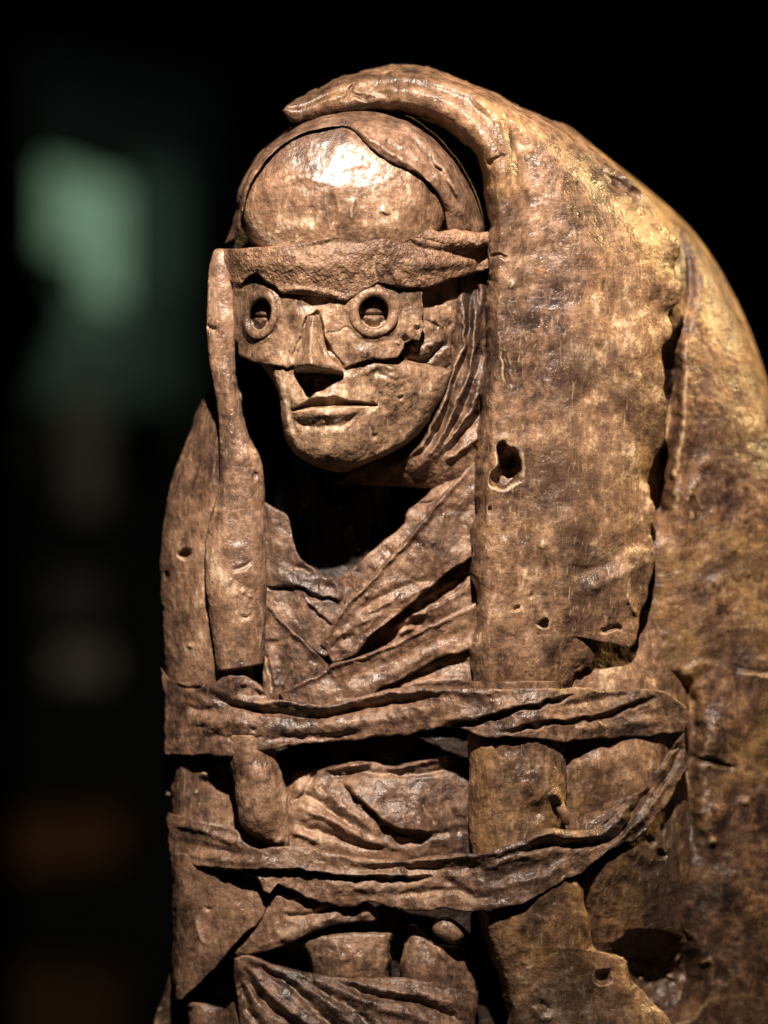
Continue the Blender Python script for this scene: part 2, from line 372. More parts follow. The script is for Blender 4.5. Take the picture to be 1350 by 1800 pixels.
# --- hood and cloak panel with a rolled front edge
hood = [ # inner edge, roll crest, middle, outer edge
 [(496, 197, 60), (500, 192, 62), (504, 187, 55), (508, 181, 30)],
 [(520, 216, 42), (527, 194, 66), (533, 179, 54), (541, 163, -4)],
 [(572, 206, 22), (580, 174, 70), (590, 155, 50), (602, 132, -24)],
 [(640, 200, 8), (645, 162, 76), (653, 137, 52), (664, 115, -40)],
 [(712, 200, 0), (722, 160, 92), (733, 135, 70), (748, 118, -40)],
 [(772, 222, 0), (792, 186, 112), (815, 160, 92), (846, 154, -40)],
 [(815, 250, 0), (843, 226, 124), (890, 202, 100), (936, 200, -50)],
 [(850, 292, 0), (884, 282, 132), (960, 255, 98), (1018, 240, -60)],
 [(857, 350, 0), (890, 350, 130), (1000, 325, 102), (1106, 316, -20)],
 [(857, 385, 0), (890, 385, 128), (1008, 370, 104), (1148, 356, -24)],
 [(857, 410, 0), (890, 410, 127), (1014, 400, 105), (1156, 386, -22)],
 [(856, 436, 0), (890, 436, 126), (1020, 428, 106), (1182, 420, -22)],
 [(856, 458, 0), (890, 458, 126), (1020, 452, 107), (1187, 446, -22)],
 [(856, 480, 0), (889, 480, 126), (1020, 478, 108), (1174, 474, -18)],
 [(856, 505, 0), (889, 505, 126), (1020, 502, 108), (1203, 502, -22)],
 [(856, 530, 0), (888, 530, 126), (1020, 526, 108), (1200, 528, -20)],
 [(855, 552, 0), (887, 552, 125), (1020, 548, 108), (1180, 548, -12)],
 [(854, 585, 0), (886, 585, 124), (1018, 584, 108), (1184, 586, -8)],
 [(852, 625, 0), (883, 625, 122), (1010, 620, 108), (1163, 620, -6)],
 [(843, 700, 0), (878, 700, 118), (1010, 705, 106), (1166, 712, -6)],
 [(838, 770, 0), (874, 770, 115), (1005, 772, 104), (1165, 770, -6)],
 [(836, 840, 0), (872, 840, 112), (1000, 840, 102), (1146, 838, -6)],
 [(834, 920, 0), (872, 920, 108), (1000, 920, 100), (1145, 920, -6)],
 [(833, 985, 0), (872, 985, 105), (1000, 985, 96), (1148, 970, -10)],
 [(831, 1040, 0), (871, 1040, 100), (1000, 1040, 90), (1138, 1035, 5)],
 [(830, 1085, 0), (870, 1085, 98), (990, 1085, 86), (1119, 1103, 15)],
 [(829, 1110, 0), (870, 1110, 96), (985, 1110, 82), (1107, 1138, 18)],
 [(829, 1128, 0), (869, 1126, 95), (980, 1122, 82), (1082, 1112, 26)],
 [(828, 1145, 0), (868, 1144, 94), (970, 1140, 80), (1062, 1120, 30)],
 [(827, 1162, 0), (868, 1162, 92), (955, 1160, 78), (1036, 1166, 36)],
 [(826, 1182, 0), (867, 1182, 90), (940, 1182, 76), (1008, 1188, 40)],
 [(825, 1240, 0), (866, 1242, 80), (930, 1243, 66), (998, 1245, -11)]]
hr = []
o_all = np.array([r[3] for r in hood], float); o_pad = np.concatenate([o_all[:1]]*4+[o_all]+[o_all[-1:]]*4)
k_ = np.array([1, 3, 5, 6, 7, 6, 5, 3, 1.]); k_ /= k_.sum()
o_sm = np.stack([np.convolve(o_pad[:, c], k_, 'valid') for c in range(3)], 1)
for n_row, r in enumerate(hood):
    I, Rr, Mm, O = [np.array(p, float) for p in r]
    c1 = I+(Rr-I)*0.16; c1[2] = I[2]+(Rr[2]-I[2])*0.62
    c2 = I+(Rr-I)*0.52; c2[2] = I[2]+(Rr[2]-I[2])*0.92
    m2 = Rr+(Mm-Rr)*0.5; m2[2] = max((Rr[2]+Mm[2])/2, 0)-2
    Os = o_sm[n_row]*0.75+O*0.25 if 8 <= n_row <= 20 else O
    o1 = Mm+(Os-Mm)*0.6; o1[2] = Mm[2]+(Os[2]-Mm[2])*0.40
    o2 = Mm+(Os-Mm)*0.86; o2[2] = Mm[2]+(Os[2]-Mm[2])*0.76
    hr.append([I, c1, c2, Rr, m2, Mm, o1, o2, O])
piece('hood', hr, M_CLOAK, fig, sp=2.5, rim=5, thick=18, rag=4.0, noise=1.0, seed=23, sides='AB', wob=6.5,
      dfn=folds(('d', 884, 800, 13, 20, 50, 1.5, -15), ('d', 891, 822, 17, 27, 50, 1.6, 10), ('d', 880, 838, 13, 15, 26, 1.2, 30), ('b', 872, 815, 8, 14, 9, 0), ('d', 900, 800, 9, 14, 10, 1.2, 30), ('r', [(866, 778), (885, 770), (908, 790), (914, 820)], 7, 4), ('r', [(866, 850), (885, 862), (908, 850)], 7, 2),
                ('d', 956, 1095, 6, 8, 26, 1.5, 20), ('d', 862, 898, 3.5, 5, 9, 1.5, 0), ('d', 888, 940, 3, 8, 6, 1.5, 0),
                ('d', 907, 1070, 5, 5, 7, 1.5, 0), ('d', 935, 1048, 4, 4, 7, 1.5, 0),
                ('c', [(862, 292), (880, 278), (893, 274)], 5, 9), ('b', 886, 300, 15, 22, 6, 0),
                ('c', [(858, 446), (872, 449), (892, 452)], 4, 6),
                ('r', [(905, 230), (930, 300), (925, 420), (930, 560)], 16, -5), ('r', [(935, 215), (1000, 330), (1080, 420)], 26, -5),
                ('r', [(830, 165), (870, 215), (905, 262)], 9, 7), ('r', [(850, 160), (890, 205), (925, 262)], 8, -5),
                ('c', [(612, 170), (617, 152), (624, 165), (650, 175)], 5, 8), ('r', [(600, 168), (640, 160), (690, 168)], 9, -8),
                ('r', [(1000, 1010), (1060, 990), (1130, 935)], 16, -9), ('r', [(1030, 1040), (1090, 1010), (1140, 985)], 8, 4),
                ('r', [(1100, 1045), (1118, 1080)], 5, 8), ('c', [(1056, 1108), (1078, 1102), (1090, 1108)], 5, 9),
                ('r', [(1003, 1080), (1002, 1140), (1010, 1185)], 10, -10), ('b', 953, 958, 8, 10, 6, 0), ('b', 1040, 958, 6, 5, 4, 0),
                ('b', 902, 500, 7, 8, 7, 0), ('c', [(888, 620), (892, 650), (898, 680)], 4, 5), ('r', [(880, 630), (888, 670)], 4, 3),
                ('d', 1085, 325, 22, 8, 9, 1.2, 40), ('d', 1108, 350, 14, 18, 8, 1.2, 30), ('b', 1066, 296, 9, 6, 8, 30), ('b', 1100, 313, 10, 6, 8, 30),
                ('r', [(1010, 232), (1050, 275), (1100, 312), (1130, 345)], 7, 6)))

# --- panel behind the right staff
piece('body_panel', [[(930, 1060, -10), (1010, 1060, -8), (1090, 1065, -24), (1160, 1080, -62), (1225, 1090, -120)], [(930, 1180, 20), (1000, 1180, 22), (1080, 1185, 6), (1150, 1190, -30), (1222, 1200, -110)],
                      [(930, 1260, 28), (1000, 1260, 30), (1070, 1260, 12), (1140, 1265, -18), (1218, 1270, -105)], [(930, 1360, 30), (1000, 1360, 34), (1070, 1360, 22), (1140, 1360, -8), (1216, 1360, -105)],
                      [(930, 1450, 24), (1000, 1450, 30), (1070, 1450, 20), (1140, 1450, -10), (1222, 1450, -105)], [(930, 1540, 24), (1000, 1540, 28), (1070, 1540, 16), (1140, 1540, -18), (1232, 1540, -100)],
                      [(940, 1610, -8), (1010, 1610, -4), (1075, 1610, -16), (1140, 1612, -40), (1226, 1615, -110)], [(945, 1660, -26), (1015, 1660, -26), (1080, 1660, -38), (1140, 1660, -58), (1222, 1660, -112)], [(950, 1720, -60), (1020, 1720, -62), (1080, 1720, -72), (1140, 1720, -86), (1218, 1720, -118)], [(950, 1780, -120), (1020, 1780, -120), (1080, 1780, -120), (1140, 1780, -120), (1215, 1780, -140)]],
      M_CLOAK, fig, sp=2.6, rim=4, thick=26, rag=2, noise=1.4, seed=29, sides='AST',
      dfn=folds(('d', 1161, 1499, 5, 8, 14, 2, 10), ('d', 1145, 1480, 6, 8, 8, 1.4, 10), ('d', 1163, 1460, 5, 7, 7, 1.4, 0), ('b', 1185, 1480, 14, 80, 8, 5), ('r', [(1100, 1500), (1130, 1530), (1160, 1520)], 9, -6),
                ('r', [(1010, 1440), (1060, 1420), (1110, 1380)], 14, -6), ('b', 1050, 1340, 34, 26, 6, 0), ('b', 1100, 1560, 40, 30, -7, 0), ('d', 1150, 1702, 58, 44, 48, 0.9, 15), ('b', 1150, 1700, 8, 7, 9, 0), ('b', 1178, 1716, 9, 6, 8, 30), ('b', 1128, 1720, 6, 7, 8, 0), ('b', 1190, 1685, 7, 8, 8, 0), ('b', 1120, 1690, 8, 6, 8, 0)))

# --- left outer shell
lsh = [[(376, 662, -67), (386, 662, -34), (400, 664, -4), (425, 668, 1)],
       [(344, 727, -88), (362, 727, -39), (390, 727, 1), (425, 730, 6)],
       [(327, 778, -95), (348, 778, -43), (385, 778, 4), (425, 780, 8)],
       [(307, 830, -95), (332, 830, -47), (378, 830, 6), (425, 830, 11)],
       [(291, 890, -95), (318, 890, -44), (370, 890, 6), (425, 890, 14)],
       [(284, 970, -95), (312, 970, -42), (366, 970, 6), (425, 970, 16)],
       [(285, 1060, -95), (314, 1060, -42), (368, 1060, 7), (430, 1060, 16)],
       [(290, 1150, -95), (318, 1150, -42), (372, 1150, 9), (440, 1150, 14)],
       [(296, 1250, -95), (322, 1250, -42), (378, 1250, -14), (460, 1250, -20)],
       [(301, 1350, -95), (322, 1350, -44), (380, 1350, -22), (470, 1350, -35)],
       [(303, 1450, -95), (324, 1450, -46), (384, 1450, -22), (470, 1450, -35)],
       [(304, 1535, -95), (326, 1535, -50), (384, 1535, -26), (470, 1535, -40)]]
piece('shell_panel', lsh, M_ROD, fig, sp=2.6, rim=5, thick=16, rag=2.0, noise=1.2, seed=31,
      dfn=folds(('d', 325, 974, 9, 10, 24, 1.8, 0), ('d', 292, 1012, 5, 7, 8, 1.5, 0), ('b', 332, 1138, 7, 6, 9, 0), ('b', 330, 1080, 4, 4, 3, 0),
                ('b', 359, 1363, 11, 8, 13, 10), ('b', 344, 1394, 6, 4, 6, 0), ('r', [(305, 1440), (350, 1450), (410, 1462)], 6, 4)))
# hidden rear edge of the shell, seen as a pale sliver
piece('shell_edge', [[(289, 1270, -120), (310, 1270, -110)], [(286, 1320, -120), (310, 1320, -110)], [(291, 1400, -120), (310, 1400, -110)]],
      M_FACE, fig, sp=3, rim=5, thick=10)

# --- left rolled edge of the hood (long roll) and its stub between the bands
rod('hood_roll', [(378, 436, 402, 438, 22), (370, 470, 408, 470, 26), (364, 530, 411, 528, 30), (365, 575, 414, 575, 32), (370, 640, 414, 640, 32),
                  (376, 672, 418, 672, 34), (381, 720, 426, 718, 34), (385, 767, 438, 765, 34), (386, 815, 458, 806, 32), (382, 860, 464, 855, 30),
                  (370, 905, 467, 900, 28), (360, 960, 468, 960, 26), (360, 1020, 469, 1020, 26), (367, 1075, 468, 1075, 26), (376, 1130, 466, 1130, 25),
                  (383, 1184, 461, 1170, 24)],
    M_ROD, fig, k=0.62, sp=2.4, seed=41, noise=0.75, end=(6, 5),
    dfn=folds(('c', [(365, 575), (380, 582)], 4, 8), ('c', [(412, 1000), (430, 992), (442, 985)], 4, 5), ('d', 420, 1035, 24, 18, 4, 1, 0),
              ('b', 405, 1022, 5, 5, 5, 0), ('b', 428, 1040, 6, 5, 5, 0), ('b', 440, 1050, 5, 4, 5, 0), ('b', 415, 1045, 5, 5, 4, 0),
              ('c', [(425, 1085), (440, 1082)], 4, 5), ('d', 449, 836, 5, 7, 6, 1.4, 0), ('r', [(402, 640), (404, 720), (412, 800)], 8, 4),
              ('r', [(420, 900), (418, 960)], 14, -4), ('b', 430, 800, 10, 18, 4, 0)))
rod('roll_stub', [(398, 1290, 478, 1288, 18), (404, 1335, 484, 1330, 20), (409, 1370, 496, 1362, 20), (416, 1415, 505, 1400, 18), (424, 1450, 507, 1440, 16), (446, 1470, 508, 1478, 12), (478, 1488, 508, 1496, 8)],
    M_ROD, fig, k=0.85, sp=2.4, seed=43, noise=1.2, end=(4, 6),
    dfn=folds(('r', [(480, 1340), (494, 1400), (496, 1470)], 8, -6), ('r', [(440, 1345), (448, 1400), (455, 1450)], 12, 3), ('b', 489, 1481, 8, 6, 6, 0)))

# --- right staff under the bands and the slab below
rod('staff', [(826, 1195, 992, 1195, 36), (821, 1290, 989, 1290, 38), (823, 1340, 993, 1340, 38), (824, 1390, 996, 1390, 38), (826, 1440, 986, 1440, 36), (828, 1500, 990, 1500, 34), (832, 1560, 1005, 1560, 28)],
    M_CLOAK, fig, k=0.66, sp=2.5, seed=47, noise=1.2, end=(4, 4),
    dfn=folds(('r', [(968, 1390), (985, 1412), (995, 1440)], 9, 22), ('b', 940, 1425, 30, 26, -12, 0), ('b', 885, 1335, 22, 30, 3, 0)))
rod('nub', [(972, 1408, 988, 1400, 62), (976, 1422, 994, 1416, 68), (984, 1438, 1001, 1434, 68), (992, 1452, 1004, 1450, 64)], M_ROD, fig, k=1.1, sp=2, end=(5, 7), noise=0.5)
slab = [[(838, 1545, 58), (860, 1545, 90), (930, 1545, 90), (990, 1545, 72), (1016, 1540, 44)],
        [(840, 1612, 46), (864, 1612, 80), (940, 1610, 82), (1005, 1608, 68), (1034, 1606, 40)],
        [(856, 1660, 34), (880, 1660, 68), (960, 1662, 70), (1020, 1664, 56), (1046, 1664, 30)],
        [(864, 1685, 28), (890, 1684, 62), (970, 1680, 64), (1050, 1676, 44), (1096, 1684, 8)],
        [(876, 1720, 20), (902, 1720, 54), (985, 1720, 56), (1070, 1718, 36), (1112, 1722, 2)],
        [(888, 1770, 12), (915, 1770, 46), (1000, 1768, 46), (1100, 1764, 22), (1150, 1764, -14)],
        [(895, 1810, 10), (922, 1810, 45), (1010, 1808, 44), (1120, 1804, 18), (1182, 1802, -20)],
        [(908, 1960, 0), (935, 1960, 36), (1030, 1960, 34), (1150, 1960, 10), (1230, 1960, -30)]]
piece('cloak_slab', slab, M_CLOAK, fig, sp=2.5, rim=5, thick=26, rag=3, noise=1.3, seed=53,
      dfn=folds(('d', 1061, 1716, 13, 10, 20, 1.1, -30), ('r', [(935, 1770), (955, 1790), (972, 1785)], 6, 5), ('r', [(950, 1760), (968, 1776)], 5, -6),
                ('r', [(1010, 1545), (1024, 1600), (1038, 1655)], 6, 6), ('b', 945, 1615, 12, 9, 4, 0)))

# --- chest cloths
def cloth(name, pairs, mat=M_CLOTH, d=None, **kw):
    rows = []
    for p in pairs:
        (ax, ay, da), (bx, by, db) = p
        rows.append([(ax, ay, da), ((ax+bx)/2, (ay+by)/2, (da+db)/2+kw.get('bulge', 0)), (bx, by, db)])
    kw.pop('bulge', None)
    kw.setdefault('wr', (0.45, 110, 24)); kw.setdefault('rim', 4); kw.setdefault('thick', 9); kw.setdefault('rag', 1.6); kw.setdefault('sp', 2.3)
    return piece(name, rows, mat, fig, **kw)
cloth('chest_underlay', [((600, 1100, -20), (600, 1240, -20)), ((700, 1030, -20), (700, 1240, -20)), ((780, 970, -20), (780, 1240, -20)), ((860, 930, -20), (860, 1240, -20))],
      seed=60, noise=1.5, dfn=folds(('c', [(735, 1068), (770, 1048), (800, 1025), (820, 1010)], 5, 10), ('s', [(745, 1075), (790, 1052), (830, 1020)], 9, 3, 30),
                                    ('r', [(690, 1105), (715, 1085), (750, 1080)], 6, 9), ('r', [(700, 1112), (730, 1100), (745, 1085)], 5, 8), ('d', 735, 1092, 16, 9, 14, 1.3, -25), ('b', 715, 1095, 7, 6, 8, 0)))
cloth('collar_cloth', [((578, 1025, -8), (592, 1090, 0)), ((600, 1010, -6), (612, 1080, 2)), ((640, 980, -4), (650, 1040, 3)), ((672, 951, -4), (700, 985, 4)),
                       ((706, 926, -6), (730, 950, 4)), ((718, 900, -10), (762, 908, 4)), ((734, 882, -14), (785, 885, 4)), ((776, 846, -20), (815, 855, 4)), ((840, 812, -20), (860, 830, 0))],
      seed=61, rag=2.2, noise=1.3, dfn=folds(('c', [(733, 884), (752, 882), (770, 876)], 4, 6), ('r', [(650, 985), (660, 1000)], 5, 5), ('r', [(680, 965), (690, 985)], 5, -4)))
cloth('collar_cloth', [((462, 880, -16), (462, 1085, -10)), ((482, 893, -10), (490, 1098, 0)), ((506, 908, -6), (515, 1115, 4)), ((515, 948, -4), (535, 1130, 8)), ((526, 978, 0), (552, 1142, 10)),
                      ((548, 996, 2), (568, 1152, 12)), ((568, 1012, 3), (580, 1150, 12)), ((588, 1018, 3), (592, 1140, 12)), ((606, 1052, 4), (604, 1120, 10))],
      seed=62, rag=1.8, noise=1.2,
      dfn=folds(('s', [(606, 1058), (585, 1050), (560, 1047), (530, 1033), (500, 1030), (462, 1032)], 9, 2.5, 40), ('c', [(462, 1034), (500, 1032), (530, 1036), (558, 1049), (586, 1052)], 3.5, 5),
                ('s', [(584, 1100), (572, 1086), (556, 1074), (536, 1052)], 8, 2.5, 14), ('r', [(515, 995), (535, 1003), (550, 1012)], 6, -6), ('r', [(560, 1030), (590, 1035)], 9, -5)))
cloth('lapel', [((461, 1052, 2), (461, 1250, 2)), ((485, 1078, 8), (495, 1240, 12)), ((512, 1104, 14), (525, 1235, 14)), ((545, 1136, 18), (550, 1230, 16)), ((578, 1168, 18), (574, 1222, 14))],
      seed=63, rag=0.8, noise=1.0, dfn=folds(('r', [(464, 1060), (512, 1108), (575, 1166)], 5, 5), ('c', [(466, 1150), (472, 1185), (482, 1215)], 4, 9), ('r', [(480, 1120), (500, 1200)], 16, -7)))
cloth('sash', [((562, 1132, 16), (586, 1166, 14)), ((576, 1112, 20), (626, 1152, 16)), ((606, 1062, 24), (652, 1117, 18)), ((646, 1024, 25), (688, 1090, 18)), ((688, 976, 25), (724, 1059, 18)),
                    ((731, 927, 24), (760, 1029, 18)), ((770, 879, 22), (788, 1003, 18)), ((822, 822, 16), (832, 977, 14)), ((852, 792, 8), (858, 955, 6))],
      seed=64, rag=1.4, noise=1.2, thick=12,
      dfn=folds(('r', [(576, 1116), (606, 1068), (648, 1028), (690, 981), (733, 932), (773, 884), (824, 827)], 5, 6),
                ('r', [(615, 1088), (660, 1056), (700, 1035), (735, 1025), (770, 1012)], 7, -5), ('r', [(640, 1078), (665, 1068), (690, 1055)], 4, 5), ('r', [(600, 1112), (640, 1092), (680, 1075)], 6, 4),
                ('r', [(700, 1060), (725, 1045), (755, 1028)], 5, 4), ('r', [(640, 1122), (665, 1108), (700, 1080)], 4, 4), ('b', 645, 1048, 6, 4, 6, 0), ('b', 603, 1112, 4, 3, 6, 0),
                ('r', [(780, 890), (815, 900), (830, 880)], 10, -6), ('r', [(580, 1140), (600, 1125), (625, 1120)], 6, -5)))
cloth('sash', [((490, 1218, 20), (515, 1262, 24)), ((524, 1199, 26), (560, 1262, 30)), ((570, 1178, 32), (615, 1256, 32)), ((582, 1167, 34), (640, 1236, 32)), ((616, 1160, 34), (668, 1211, 30)), ((658, 1143, 34), (700, 1197, 28)),
                     ((711, 1119, 34), (736, 1177, 28)), ((761, 1095, 33), (776, 1154, 27)), ((806, 1072, 30), (812, 1146, 25)), ((852, 1052, 20), (858, 1126, 15))],
      seed=65, rag=1.8, noise=1.2, thick=13,
      dfn=folds(('r', [(500, 1216), (570, 1184), (584, 1172), (658, 1148), (711, 1124), (761, 1100), (830, 1068)], 5, 6), ('r', [(600, 1200), (680, 1165), (760, 1130), (820, 1110)], 12, -5),
                ('r', [(640, 1215), (700, 1180), (760, 1140)], 8, 4), ('c', [(578, 1170), (572, 1182)], 3, 5)))
cloth('chest_tuck', [((670, 1212, 8), (670, 1250, 18)), ((726, 1182, 8), (726, 1250, 20)), ((780, 1158, 8), (780, 1250, 20)), ((858, 1130, 4), (858, 1250, 16))],
      seed=66, noise=1.2, dfn=folds(('r', [(700, 1210), (760, 1195), (830, 1198)], 7, 7), ('r', [(735, 1190), (790, 1170), (830, 1168)], 9, -6)))

# --- the two bands round the body
D1 = interp_d([(280, -80), (300, -50), (330, -8), (380, 34), (430, 52), (520, 50), (620, 46), (720, 56), (800, 84), (880, 106), (950, 98), (1010, 66), (1080, 24), (1150, -8), (1210, -50)])
b1t = [(284, 1174), (300, 1196), (336, 1200), (372, 1202), (392, 1188), (425, 1186), (452, 1200), (475, 1226), (515, 1230), (548, 1236), (600, 1233), (660, 1217), (705, 1211), (750, 1208), (800, 1210), (860, 1212), (907, 1212), (960, 1211), (1016, 1208), (1060, 1216), (1100, 1214), (1145, 1210), (1178, 1220), (1206, 1246)]
b1b = [(292, 1329), (306, 1328), (330, 1325), (360, 1327), (390, 1329), (412, 1328), (430, 1320), (480, 1315), (520, 1310), (548, 1306), (607, 1305), (660, 1297), (700, 1292), (745, 1286), (790, 1276), (840, 1292), (890, 1297), (945, 1298), (985, 1304), (1030, 1301), (1075, 1298), (1118, 1296), (1165, 1290), (1206, 1286)]
rows = [[(a[0], a[1]), ((a[0]+b[0])/2, (a[1]+b[1])/2), (b[0], b[1])] for a, b in zip(b1t, b1b)]
piece('binding_strip', rows, M_CLOTH, fig, sp=2.3, rim=3.5, thick=9, rag=3.4, noise=1.3, seed=71, wr=(0.55, 130, 24),
      dfn=plus(D1, folds(('r', [(416, 1228), (452, 1236), (492, 1233), (545, 1241), (600, 1238), (660, 1222), (750, 1214), (860, 1218)], 7, 9),
                ('r', [(372, 1222), (424, 1244), (491, 1254), (549, 1260), (616, 1250), (690, 1236), (760, 1232)], 6, -13),
                ('r', [(300, 1270), (380, 1268), (460, 1276), (560, 1280), (680, 1262), (790, 1240)], 12, 6), ('r', [(360, 1294), (460, 1298), (560, 1296), (640, 1288)], 5, -4),
                ('s', [(780, 1276), (843, 1264), (907, 1244), (949, 1236), (1016, 1216)][::-1], 9, 2.5, 26), ('c', [(780, 1279), (843, 1269), (907, 1249), (949, 1241), (1000, 1224)], 4, 8),
                ('r', [(770, 1268), (850, 1256), (910, 1236)], 6, 6),
                ('s', [(870, 1286), (949, 1270), (1016, 1263), (1071, 1249), (1101, 1238), (1150, 1222)][::-1], 8, 2.5, 22), ('c', [(890, 1288), (949, 1276), (1010, 1270)], 4, 7),
                ('c', [(1005, 1270), (1040, 1262), (1071, 1256), (1101, 1246), (1147, 1226)], 5, 10),
                ('r', [(990, 1240), (1060, 1228), (1120, 1220)], 8, -6), ('r', [(1010, 1285), (1090, 1275), (1160, 1268)], 10, 5),
                ('b', 591, 1260, 5, 4, 6, 0), ('b', 683, 1257, 5, 4, 6, 0), ('r', [(320, 1215), (345, 1225), (370, 1240)], 6, 5), ('r', [(330, 1240), (360, 1250), (385, 1244)], 6, -5),
                ('b', 320, 1205, 14, 8, 7, 20), ('b', 455, 1212, 12, 7, 8, 20), ('b', 430, 1200, 10, 6, 6, 0), ('c', [(310, 1205), (340, 1212), (365, 1206)], 4, 6),
                ('b', 352, 1278, 12, 8, -6, 0), ('b', 447, 1280, 8, 6, -6, 0))))
D2 = interp_d([(280, -80), (304, -60), (335, -14), (400, 26), (450, 46), (510, 54), (600, 46), (700, 50), (800, 78), (880, 100), (950, 94), (1010, 72), (1080, 34), (1150, -2), (1214, -44)])
b2t = [(296, 1428), (345, 1444), (410, 1458), (432, 1480), (460, 1492), (508, 1487), (562, 1497), (600, 1501), (650, 1510), (705, 1511), (770, 1502), (820, 1499), (866, 1494), (919, 1476), (966, 1456), (1000, 1461), (1040, 1455), (1076, 1421), (1104, 1402), (1130, 1386), (1160, 1350), (1180, 1318), (1200, 1290)]
b2b = [(297, 1510), (340, 1520), (385, 1530), (420, 1531), (452, 1546), (473, 1574), (491, 1555), (544, 1580), (585, 1589), (620, 1594), (640, 1584), (680, 1594), (730, 1601), (780, 1597), (838, 1603), (898, 1596), (940, 1578), (985, 1549), (1021, 1532), (1076, 1492), (1124, 1470), (1170, 1411), (1210, 1348)]
rows = [[(a[0], a[1]), ((a[0]+b[0])/2, (a[1]+b[1])/2), (b[0], b[1])] for a, b in zip(b2t, b2b)]
piece('binding_strip', rows, M_CLOTH, fig, sp=2.3, rim=3.5, thick=9, rag=3.4, noise=1.3, seed=73, wr=(0.55, 130, 24),
      dfn=plus(D2, folds(('s', [(300, 1516), (367, 1528), (420, 1529), (447, 1528), (527, 1530), (593, 1538), (704, 1540), (760, 1536)][::-1], 14, 2.5, 30), ('c', [(360, 1528), (447, 1531), (527, 1534), (593, 1543), (704, 1545), (755, 1540)], 4.5, 12),
                ('r', [(560, 1502), (640, 1514), (704, 1517), (771, 1508), (860, 1502), (920, 1482), (966, 1463)], 7, 8), ('r', [(640, 1530), (720, 1524), (800, 1528), (850, 1520)], 7, -6),
                ('r', [(771, 1541), (805, 1560), (838, 1577), (880, 1578)], 8, -7), ('r', [(690, 1572), (760, 1566), (820, 1568)], 6, -5), ('r', [(560, 1556), (660, 1560), (760, 1552)], 10, 5),
                ('r', [(919, 1496), (957, 1486), (1016, 1486), (1084, 1470), (1118, 1422), (1147, 1380)], 6, -12), ('r', [(930, 1478), (970, 1466), (1020, 1474), (1072, 1458), (1110, 1412)], 7, 9),
                ('r', [(1090, 1480), (1140, 1424), (1180, 1370)], 6, 7), ('r', [(1150, 1400), (1180, 1350), (1200, 1310)], 6, -10), ('c', [(1160, 1342), (1180, 1322), (1190, 1312)], 5, 12),
                ('r', [(860, 1545), (930, 1530), (1000, 1505)], 12, -6), ('r', [(870, 1560), (930, 1548), (985, 1528)], 7, 4), ('r', [(860, 1525), (900, 1508), (940, 1500)], 6, 4),
                ('r', [(310, 1445), (380, 1468), (430, 1486)], 7, 6), ('r', [(310, 1478), (380, 1494), (440, 1504)], 8, -5), ('r', [(310, 1500), (400, 1512), (470, 1514)], 6, 4),
                ('b', 1165, 1352, 12, 16, 8, 40), ('b', 709, 1530, 5, 5, 6, 0))))

# --- belly cloth between the bands
cloth('belly_cloth', [((500, 1372, -26), (500, 1530, -5)), ((526, 1354, -14), (526, 1530, 6)), ((572, 1347, 2), (572, 1530, 14)), ((640, 1338, 10), (640, 1530, 16)), ((700, 1346, 12), (700, 1530, 16)), ((760, 1331, 10), (760, 1530, 12)), ((812, 1330, 0), (812, 1530, 4)), ((850, 1335, -20), (850, 1530, -5))],
      seed=81, rag=2.6, noise=1.5, bulge=14,
      dfn=folds(('r', [(571, 1352), (610, 1348), (640, 1343), (652, 1340)], 6, 10), ('r', [(690, 1350), (725, 1346), (765, 1334), (800, 1334)], 6, 10), ('r', [(575, 1362), (650, 1358), (720, 1362), (800, 1348)], 5, -7),
                ('s', [(762, 1462), (727, 1462), (696, 1457), (660, 1430), (629, 1403), (600, 1374)], 18, 3, 55), ('c', [(598, 1374), (629, 1407), (660, 1435), (694, 1461), (727, 1466)], 4, 6),
                ('r', [(740, 1410), (752, 1430), (764, 1452)], 5, -5), ('r', [(536, 1377), (575, 1395), (610, 1425), (660, 1465)], 7, 8), ('r', [(530, 1395), (570, 1415), (620, 1455)], 6, -9),
                ('r', [(560, 1380), (580, 1400)], 5, -8), ('r', [(520, 1420), (590, 1445), (650, 1478), (710, 1490)], 7, 9), ('r', [(515, 1445), (580, 1468), (640, 1488)], 7, -9),
                ('r', [(515, 1462), (560, 1480)], 6, 7), ('r', [(780, 1400), (815, 1470)], 12, -8), ('c', [(555, 1352), (545, 1375), (520, 1412)], 4, 9), ('r', [(640, 1490), (720, 1480), (800, 1460)], 7, -6)))

# --- below the lower band
piece('hanging_panel', [[(302, 1500, -60), (320, 1500, -20), (400, 1520, 12), (480, 1560, 26)], [(303, 1560, -60), (320, 1565, -20), (390, 1575, 10), (477, 1578, 26)],
                     [(304, 1610, -62), (320, 1612, -22), (385, 1615, 6), (456, 1618, 20)], [(304, 1650, -62), (318, 1650, -24), (370, 1648, 2), (424, 1647, 12)],
                     [(304, 1695, -64), (315, 1696, -28), (350, 1694, -8), (386, 1693, 4)], [(305, 1730, -64), (312, 1732, -34), (335, 1731, -18), (356, 1724, -6)], [(306, 1752, -64), (309, 1756, -44), (318, 1757, -34), (326, 1746, -24)]],
      M_CLOTH, fig, sp=2.4, rim=4, thick=12, rag=1.8, noise=1.2, seed=83, dfn=folds(('r', [(343, 1612), (352, 1645), (360, 1660)], 4, 5), ('b', 370, 1598, 8, 5, -5, 20), ('r', [(420, 1580), (440, 1600), (420, 1640)], 10, -4)))
